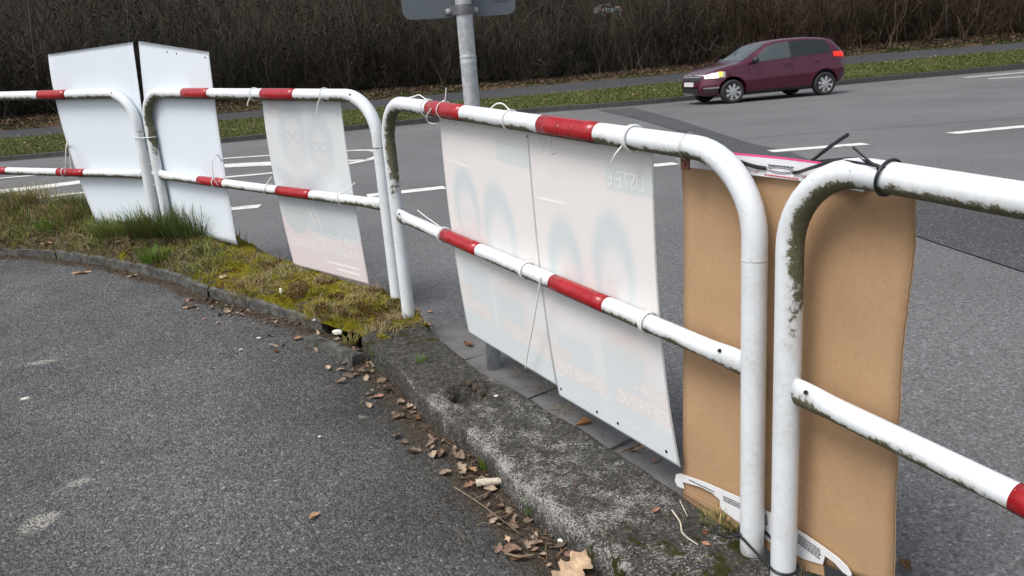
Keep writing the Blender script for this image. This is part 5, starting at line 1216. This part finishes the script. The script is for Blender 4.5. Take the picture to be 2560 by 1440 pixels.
def c_section(x):
    """half section from the sill to the roof centre: list of (y, z)"""
    w, zt, zb, z0 = c_w(x), c_top(x), min(c_belt(x), c_top(x) - .035), c_bot(x)
    g = float(sstep(.06, .30, zt - zb))                                # 0 = bonnet, 1 = cabin
    lowp = [(0, z0), (w * .86, z0), (w * .955, z0 + .05), (w * .985, z0 + .16), (w * .995, z0 + (zb - z0) * .38), (w * 1.004, z0 + (zb - z0) * .62), (w * .970, z0 + (zb - z0) * .70), (w * .966, zb - .02)]
    cab = [(w * .955, zb + .02), (w * .90, zb + (zt - zb) * .33), (w * .835, zb + (zt - zb) * .66), (w * .775, zt - .075), (w * .70, zt - .030), (w * .45, zt - .006), (0, zt)]
    hd = [(w * .955, zb + (zt - zb) * .30), (w * .925, zb + (zt - zb) * .52), (w * .88, zb + (zt - zb) * .72), (w * .80, zt - .012 * min(1, (zt - zb) / .04)), (w * .66, zt - .006), (w * .40, zt - .002), (0, zt)]
    return lowp + [(a[0] * g + b[0] * (1 - g), a[1] * g + b[1] * (1 - g)) for a, b in zip(cab, hd)]
def c_side(x, z):
    S = c_section(x)[1:]; zs = [p[1] for p in S]; return float(np.interp(z, zs, [p[0] for p in S]))
def c_roof(x, y):
    S = c_section(x)[8:][::-1]; return float(np.interp(abs(y), [p[0] for p in S], [p[1] for p in S]))
def lmesh(name, V, F, mat, parent, smooth=True, loc=(0, 0, 0)):
    me = mesh_of(name, V, F, smooth, None, [mat]); o = bpy.data.objects.new(name, me); COL.objects.link(o); o.parent = parent; o.location = loc; return o
def both_faces(F): return F
def car_body():
    xs = [-1.90, -1.88, -1.84, -1.78, -1.70, -1.62, -1.5, -1.35, -1.15, -.9, -.6, -.3, -.1, .05, .15, .25, .4, .55, .7, .82, .92, 1.02, 1.12, 1.25, 1.38, 1.5, 1.6, 1.68, 1.75, 1.81, 1.85, 1.88, 1.90]
    n = 15; V = []
    for x in xs:
        S = c_section(x); full = [(-y, z) for y, z in S[::-1]][:-0 or None]; full = [(y, z) for y, z in S] + [(-y, z) for y, z in S[-2:0:-1]]
        V += [(x, y, z) for y, z in full]
    m = 2 * n - 2; F = [(i * m + k, i * m + (k + 1) % m, (i + 1) * m + (k + 1) % m, (i + 1) * m + k) for i in range(len(xs) - 1) for k in range(m)]
    F += [tuple(range(m))[::-1], tuple((len(xs) - 1) * m + k for k in range(m))]
    bmx = bmesh.new(); vv = [bmx.verts.new(v) for v in V]
    for f in F: bmx.faces.new([vv[k] for k in f])
    bmesh.ops.recalc_face_normals(bmx, faces=bmx.faces[:]); me = bpy.data.meshes.new('body'); bmx.to_mesh(me); bmx.free()
    ob = bpy.data.objects.new('tmp_body', me); COL.objects.link(ob); cut = []
    for x in (1.155, -1.295):
        mb = MB(); mb.tube([(x, -1.2, .315), (x, 1.2, .315)], .352, 40); mm = bpy.data.meshes.new('c'); mm.from_pydata([tuple(v) for v in mb.V], [], mb.F)
        q = bmesh.new(); q.from_mesh(mm); bmesh.ops.recalc_face_normals(q, faces=q.faces[:]); q.to_mesh(mm); q.free()
        co = bpy.data.objects.new('c', mm); COL.objects.link(co); cut.append(co); md = ob.modifiers.new('b', 'BOOLEAN'); md.object = co; md.operation = 'DIFFERENCE'; md.solver = 'EXACT'
    dg = bpy.context.evaluated_depsgraph_get(); out = bpy.data.meshes.new_from_object(ob.evaluated_get(dg))
    for c in cut + [ob]: bpy.data.objects.remove(c)
    out.polygons.foreach_set('use_smooth', np.ones(len(out.polygons), bool))
    try: out.set_sharp_from_angle(angle=math.radians(38))
    except Exception: pass
    return out
def patch_side(xa, xb, zlo, zhi, nx=14, nz=6, lift=.006, sgn=1):
    V = []
    for i in range(nx):
        x = xa + (xb - xa) * i / (nx - 1)
        for j in range(nz):
            z = zlo(x) + (zhi(x) - zlo(x)) * j / (nz - 1); V.append((x, sgn * (c_side(x, z) + lift), z))
    return V, [tuple(f) if sgn < 0 else tuple(f[::-1]) for f in grid_faces(nx, nz)]
def patch_top(xa, xb, hw, lift=.008, nx=10, ny=13):
    V = []
    for i in range(nx):
        x = xa + (xb - xa) * i / (nx - 1)
        for j in range(ny):
            y = hw(x) * (2 * j / (ny - 1) - 1); V.append((x, y, c_roof(x, y) + lift))
    return V, [tuple(f[::-1]) for f in grid_faces(nx, ny)]
def car_mats(col, nm):
    p = new_mat('car_paint_' + nm, col, .28, .35); b = p.node_tree.nodes['Principled BSDF']; b.inputs['Coat Weight'].default_value = .8; b.inputs['Coat Roughness'].default_value = .06; return p
MAT['glass'] = new_mat('car_glass', (.05, .062, .068), .05, spec=1.0); MAT['tint'] = new_mat('tinted_glass', (.012, .016, .018), .06, spec=.7); MAT['blacktrim'] = new_mat('black_trim', (.02, .02, .022), .5); MAT['rubber'] = new_mat('tyre_rubber', (.022, .022, .024), .8)
MAT['rim'] = new_mat('alloy_rim', (.62, .63, .65), .3, .7); MAT['chrome'] = new_mat('chrome_trim', (.7, .7, .7), .18, .9); MAT['plate'] = new_mat('number_plate', (.7, .7, .68), .5)
def emit(name, base, em, st):
    m = new_mat(name, base, .15); b = m.node_tree.nodes['Principled BSDF']; b.inputs['Emission Color'].default_value = (*em, 1); b.inputs['Emission Strength'].default_value = st; return m
MAT['lampw'] = emit('lit_headlight', (.8, .78, .7), (1, .86, .55), 1.5); MAT['lampy'] = emit('lit_indicator', (.8, .5, .1), (1, .62, .06), 1.1); MAT['lampr'] = emit('tail_light_glass', (.55, .02, .015), (1, .05, .03), .45); MAT['lampc'] = new_mat('clear_lamp_glass', (.55, .57, .58), .1)
BODY = car_body()
def hatchback(loc, rotz, scale, paint, label, lit=True, group=None, detail=True, tall=1.0):
    root = empty('hatchback_car', loc, label, 'car', group, rotz); root.scale = (scale, scale, scale * tall)
    me = BODY.copy(); me.materials.clear(); me.materials.append(paint); body = bpy.data.objects.new('body', me); COL.objects.link(body); body.parent = root
    belt = lambda x: c_belt(x) + .035
    roofl = lambda x: max(belt(x) + .012, min(c_top(x) - .085, 1.425))
    for s in (1, -1):
        ztop_f = lambda x: max(belt(x) + .012, min(roofl(x), belt(.66) + .012 + (.66 - x) * .80))
        V, F = patch_side(-.36, .66, belt, ztop_f, sgn=s); lmesh('front_window', V, F, MAT['glass'], root)
        zr = lambda x: max(belt(x) + .05, min(roofl(x), belt(-1.45) + .10 + (x + 1.45) * 2.2))
        V, F = patch_side(-1.45, -.44, belt, zr, sgn=s); lmesh('rear_window', V, F, MAT['tint'], root)
        V, F = patch_side(-.44, -.36, belt, roofl, 3, 6, .005, s); lmesh('pillar_trim', V, F, MAT['blacktrim'], root)
        V, F = patch_side(1.34, 1.80, lambda x: .650 + .02 * (1.79 - x), lambda x: .745 + .21 * (1.79 - x) - .12 * max(0, 1.50 - x) * 2.2, 12, 6, .010, s); lmesh('headlight', V, F, MAT['lampc'], root)
        V, F = patch_side(1.50, 1.79, lambda x: .655, lambda x: .735 + .17 * (1.785 - x), 8, 5, .014, s); lmesh('headlight_bulb', V, F, MAT['lampw'] if lit else MAT['lampc'], root)
        V, F = patch_side(1.41, 1.51, lambda x: .69, lambda x: .80, 5, 5, .016, s); lmesh('indicator', V, F, MAT['lampy'] if lit else MAT['lampc'], root)
        V, F = patch_side(-1.86, -1.50, lambda x: .93 + .10 * max(0, x + 1.86), lambda x: 1.08, 8, 5, .012, s); lmesh('tail_light', V, F, MAT['lampr'], root)
        V, F = patch_side(-.94, .80, lambda x: c_bot(x) + .012, lambda x: c_bot(x) + .085, 12, 3, .008, s); lmesh('sill_trim', V, F, MAT['blacktrim'], root)
        V, F = patch_side(1.50, 1.82, lambda x: .40, lambda x: .435 + .02 * (1.8 - x), 8, 3, .010, s); lmesh('bumper_trim', V, F, MAT['chrome'], root)
        V, F = patch_side(1.52, 1.80, lambda x: .295, lambda x: .385, 8, 3, .007, s); lmesh('fog_lamp_recess', V, F, MAT['blacktrim'], root)
        for x in (-.40, .74): # door gaps
            V, F = patch_side(x - .004, x + .004, lambda q: c_bot(q) + .09, lambda q: c_belt(q) + .01, 2, 10, .003, s); lmesh('door_gap', V, F, MAT['blacktrim'], root)
        for x in (-.28, -1.05):
            y = c_side(x, .86) + .012; mb = MB(); mb.tube(smooth_poly([(x - .09, s * (y - .012), .868), (x - .06, s * (y + .012), .87), (x + .06, s * (y + .012), .862), (x + .09, s * (y - .012), .86)], 12), .011, 8); lmesh('door_handle', mb.V, mb.F, paint, root)
        mb = MB(); y = c_side(.62, .99); mb.tube([(.62, s * (y - .03), .98), (.60, s * (y + .05), 1.0)], .02, 8)
        P = []
        for k in range(9):
            a = math.pi * k / 8
            P.append((.62 + .0 * k, s * (y + .04 + .18 * k / 8), 1.02))
        mb.tube(P, [.03, .062, .075, .08, .08, .078, .072, .06, .03], 12); lmesh('door_mirror', mb.V, mb.F, MAT['blacktrim'] if not detail else MAT['blacktrim'], root)
    V, F = patch_top(.24, .88, lambda x: np.interp(x, [.24, .88], [.56, .66])); lmesh('windscreen', V, F, MAT['glass'], root)
    V = []
    for i in range(6):                                                     # rear window on the tailgate
        for j in range(9):
            x = -1.62 - .11 * i / 5; y = (.56 + .05 * i / 5) * (2 * j / 8 - 1); V.append((x - .012, y, c_top(x) - .02))
    lmesh('tailgate_window', V, [tuple(f) for f in grid_faces(6, 9)], MAT['glass'], root)
    def front(name, hw, z0, z1, mat, lift, cx=0.0):
        V = []
        for i in range(9):
            y = cx + hw * (2 * i / 8 - 1)
            for z in (z0, (z0 + z1) / 2, z1):
                x = 1.905
                for xx in np.linspace(1.905, 1.2, 90):
                    if z <= c_top(xx) and abs(y) <= c_side(xx, z) + 1e-3 or xx < 1.25: x = xx; break
                V.append((x + lift, y, z))
        return lmesh(name, V, [tuple(f) for f in grid_faces(9, 3)], mat, root)
    front('grille', .50, .60, .68, MAT['blacktrim'], .012); front('chrome_strip', .50, .685, .705, MAT['chrome'], .016); front('lower_grille', .46, .30, .42, MAT['blacktrim'], .012)
    mb = MB(); mb.box((1.925, 0, .52), (.008, 0, 0), (0, .26, 0), (0, 0, .055)); lmesh('number_plate', mb.V, mb.F, MAT['plate'], root, False)
    mb = MB(); mb.add([(-1.45, -.56, 1.440), (-1.45, .56, 1.440), (-1.70, .53, 1.385), (-1.70, -.53, 1.385), (-1.50, -.56, 1.36), (-1.50, .56, 1.36), (-1.69, .53, 1.352), (-1.69, -.53, 1.352)], [(0, 3, 2, 1), (4, 5, 6, 7), (0, 1, 5, 4), (2, 3, 7, 6), (1, 2, 6, 5), (0, 4, 7, 3)]); lmesh('roof_spoiler', mb.V, mb.F, paint, root, False)
    mb = MB(); mb.box((-.07, 0, .36), (1.0, 0, 0), (0, .60, 0), (0, 0, .16)); lmesh('underbody', mb.V, mb.F, MAT['blacktrim'], root, False)
    for x in (1.155, -1.295):
        for s in (1, -1):
            w = bpy.data.objects.new('wheel', None); COL.objects.link(w); w.parent = root; w.location = (x, s * .745, .292)
            prof = [(.20, -.085), (.265, -.088), (.286, -.075), (.292, -.04), (.292, .04), (.286, .075), (.265, .088), (.20, .085)]; V = []
            for k in range(40):
                a = 2 * math.pi * k / 40
                for r, y in prof: V.append((r * math.cos(a), y, r * math.sin(a)))
            F = [(k * 8 + j, k * 8 + (j + 1) % 8, ((k + 1) % 40) * 8 + (j + 1) % 8, ((k + 1) % 40) * 8 + j) for k in range(40) for j in range(8)]
            lmesh('tyre', V, F, MAT['rubber'], w)
            mb = MB(); ring = [(.212 * math.cos(a), s * .062, .212 * math.sin(a)) for a in np.linspace(0, 2 * math.pi, 41)]; mb.tube(ring, .018, 8)
            for k in range(8):
                a = 2 * math.pi * k / 8 + .2; c, sn = math.cos(a), math.sin(a); q = .10
                mb.add([(.03 * c - .022 * sn, s * .075, .03 * sn + .022 * c), (.03 * c + .022 * sn, s * .075, .03 * sn - .022 * c), (.21 * c + .036 * sn, s * .066, .21 * sn - .036 * c), (.21 * c - .036 * sn, s * .066, .21 * sn + .036 * c), (.21 * c + .036 * sn, s * .04, .21 * sn - .036 * c), (.21 * c - .036 * sn, s * .04, .21 * sn + .036 * c), (.03 * c - .022 * sn, s * .04, .03 * sn + .022 * c), (.03 * c + .022 * sn, s * .04, .03 * sn - .022 * c)],
                       [(0, 1, 2, 3), (3, 2, 4, 5), (0, 3, 5, 6), (1, 7, 4, 2)])
            mb.tube([(0, s * .05, 0), (0, s * .082, 0)], .045, 16); lmesh('rim', mb.V, mb.F, MAT['rim'], w, False)
            mb = MB(); mb.tube([(0, s * .0, 0), (0, s * .035, 0)], .205, 28); lmesh('brake_disc', mb.V, mb.F, MAT['blacktrim'] if 0 else MAT['galv_dark'], w)
    return root
fw1, rw1 = atroad(1832, 258.5), atroad(2061, 238)
hd_ = unit(np.array([fw1[0] - rw1[0], fw1[1] - rw1[1], 0])); sc_ = np.linalg.norm((fw1 - rw1)[:2]) / 2.45; lf_ = np.array([-hd_[1], hd_[0], 0])
mid = (fw1 + rw1) / 2 - lf_ * .80 * sc_ + hd_ * .07 * sc_; mid[2] = 0.0
hatchback(mid, math.atan2(hd_[1], hd_[0]), sc_, car_mats((.08, .005, .025), 'burgundy'), 'burgundy small hatchback with lit headlights driving on the far lane', tall=.95)
# cars parked beyond the thicket, only glimpsed through the twigs
MATG = car_mats((.62, .66, .68), 'silver'); MATR = car_mats((.42, .05, .07), 'red')
for px, py, az, mt, lb in ((1534, 47, 2.75, MATR, 'red parked car glimpsed through the twigs beyond the thicket'), (1517, 36, .35, MATG, 'silver parked car behind the red one beyond the thicket')):
    best = None
    for k in range(NF):
        for d in np.linspace(70, 99, 30):
            q_ = bank_at(k, d); e = np.hypot(*(proj(q_) - (px, py)))
            if best is None or e < best[0]: best = (e, q_)
    hatchback(best[1] + np.array([0, 0, .1]), az, 1.0, mt, lb, lit=False, group='cars parked beyond the thicket')
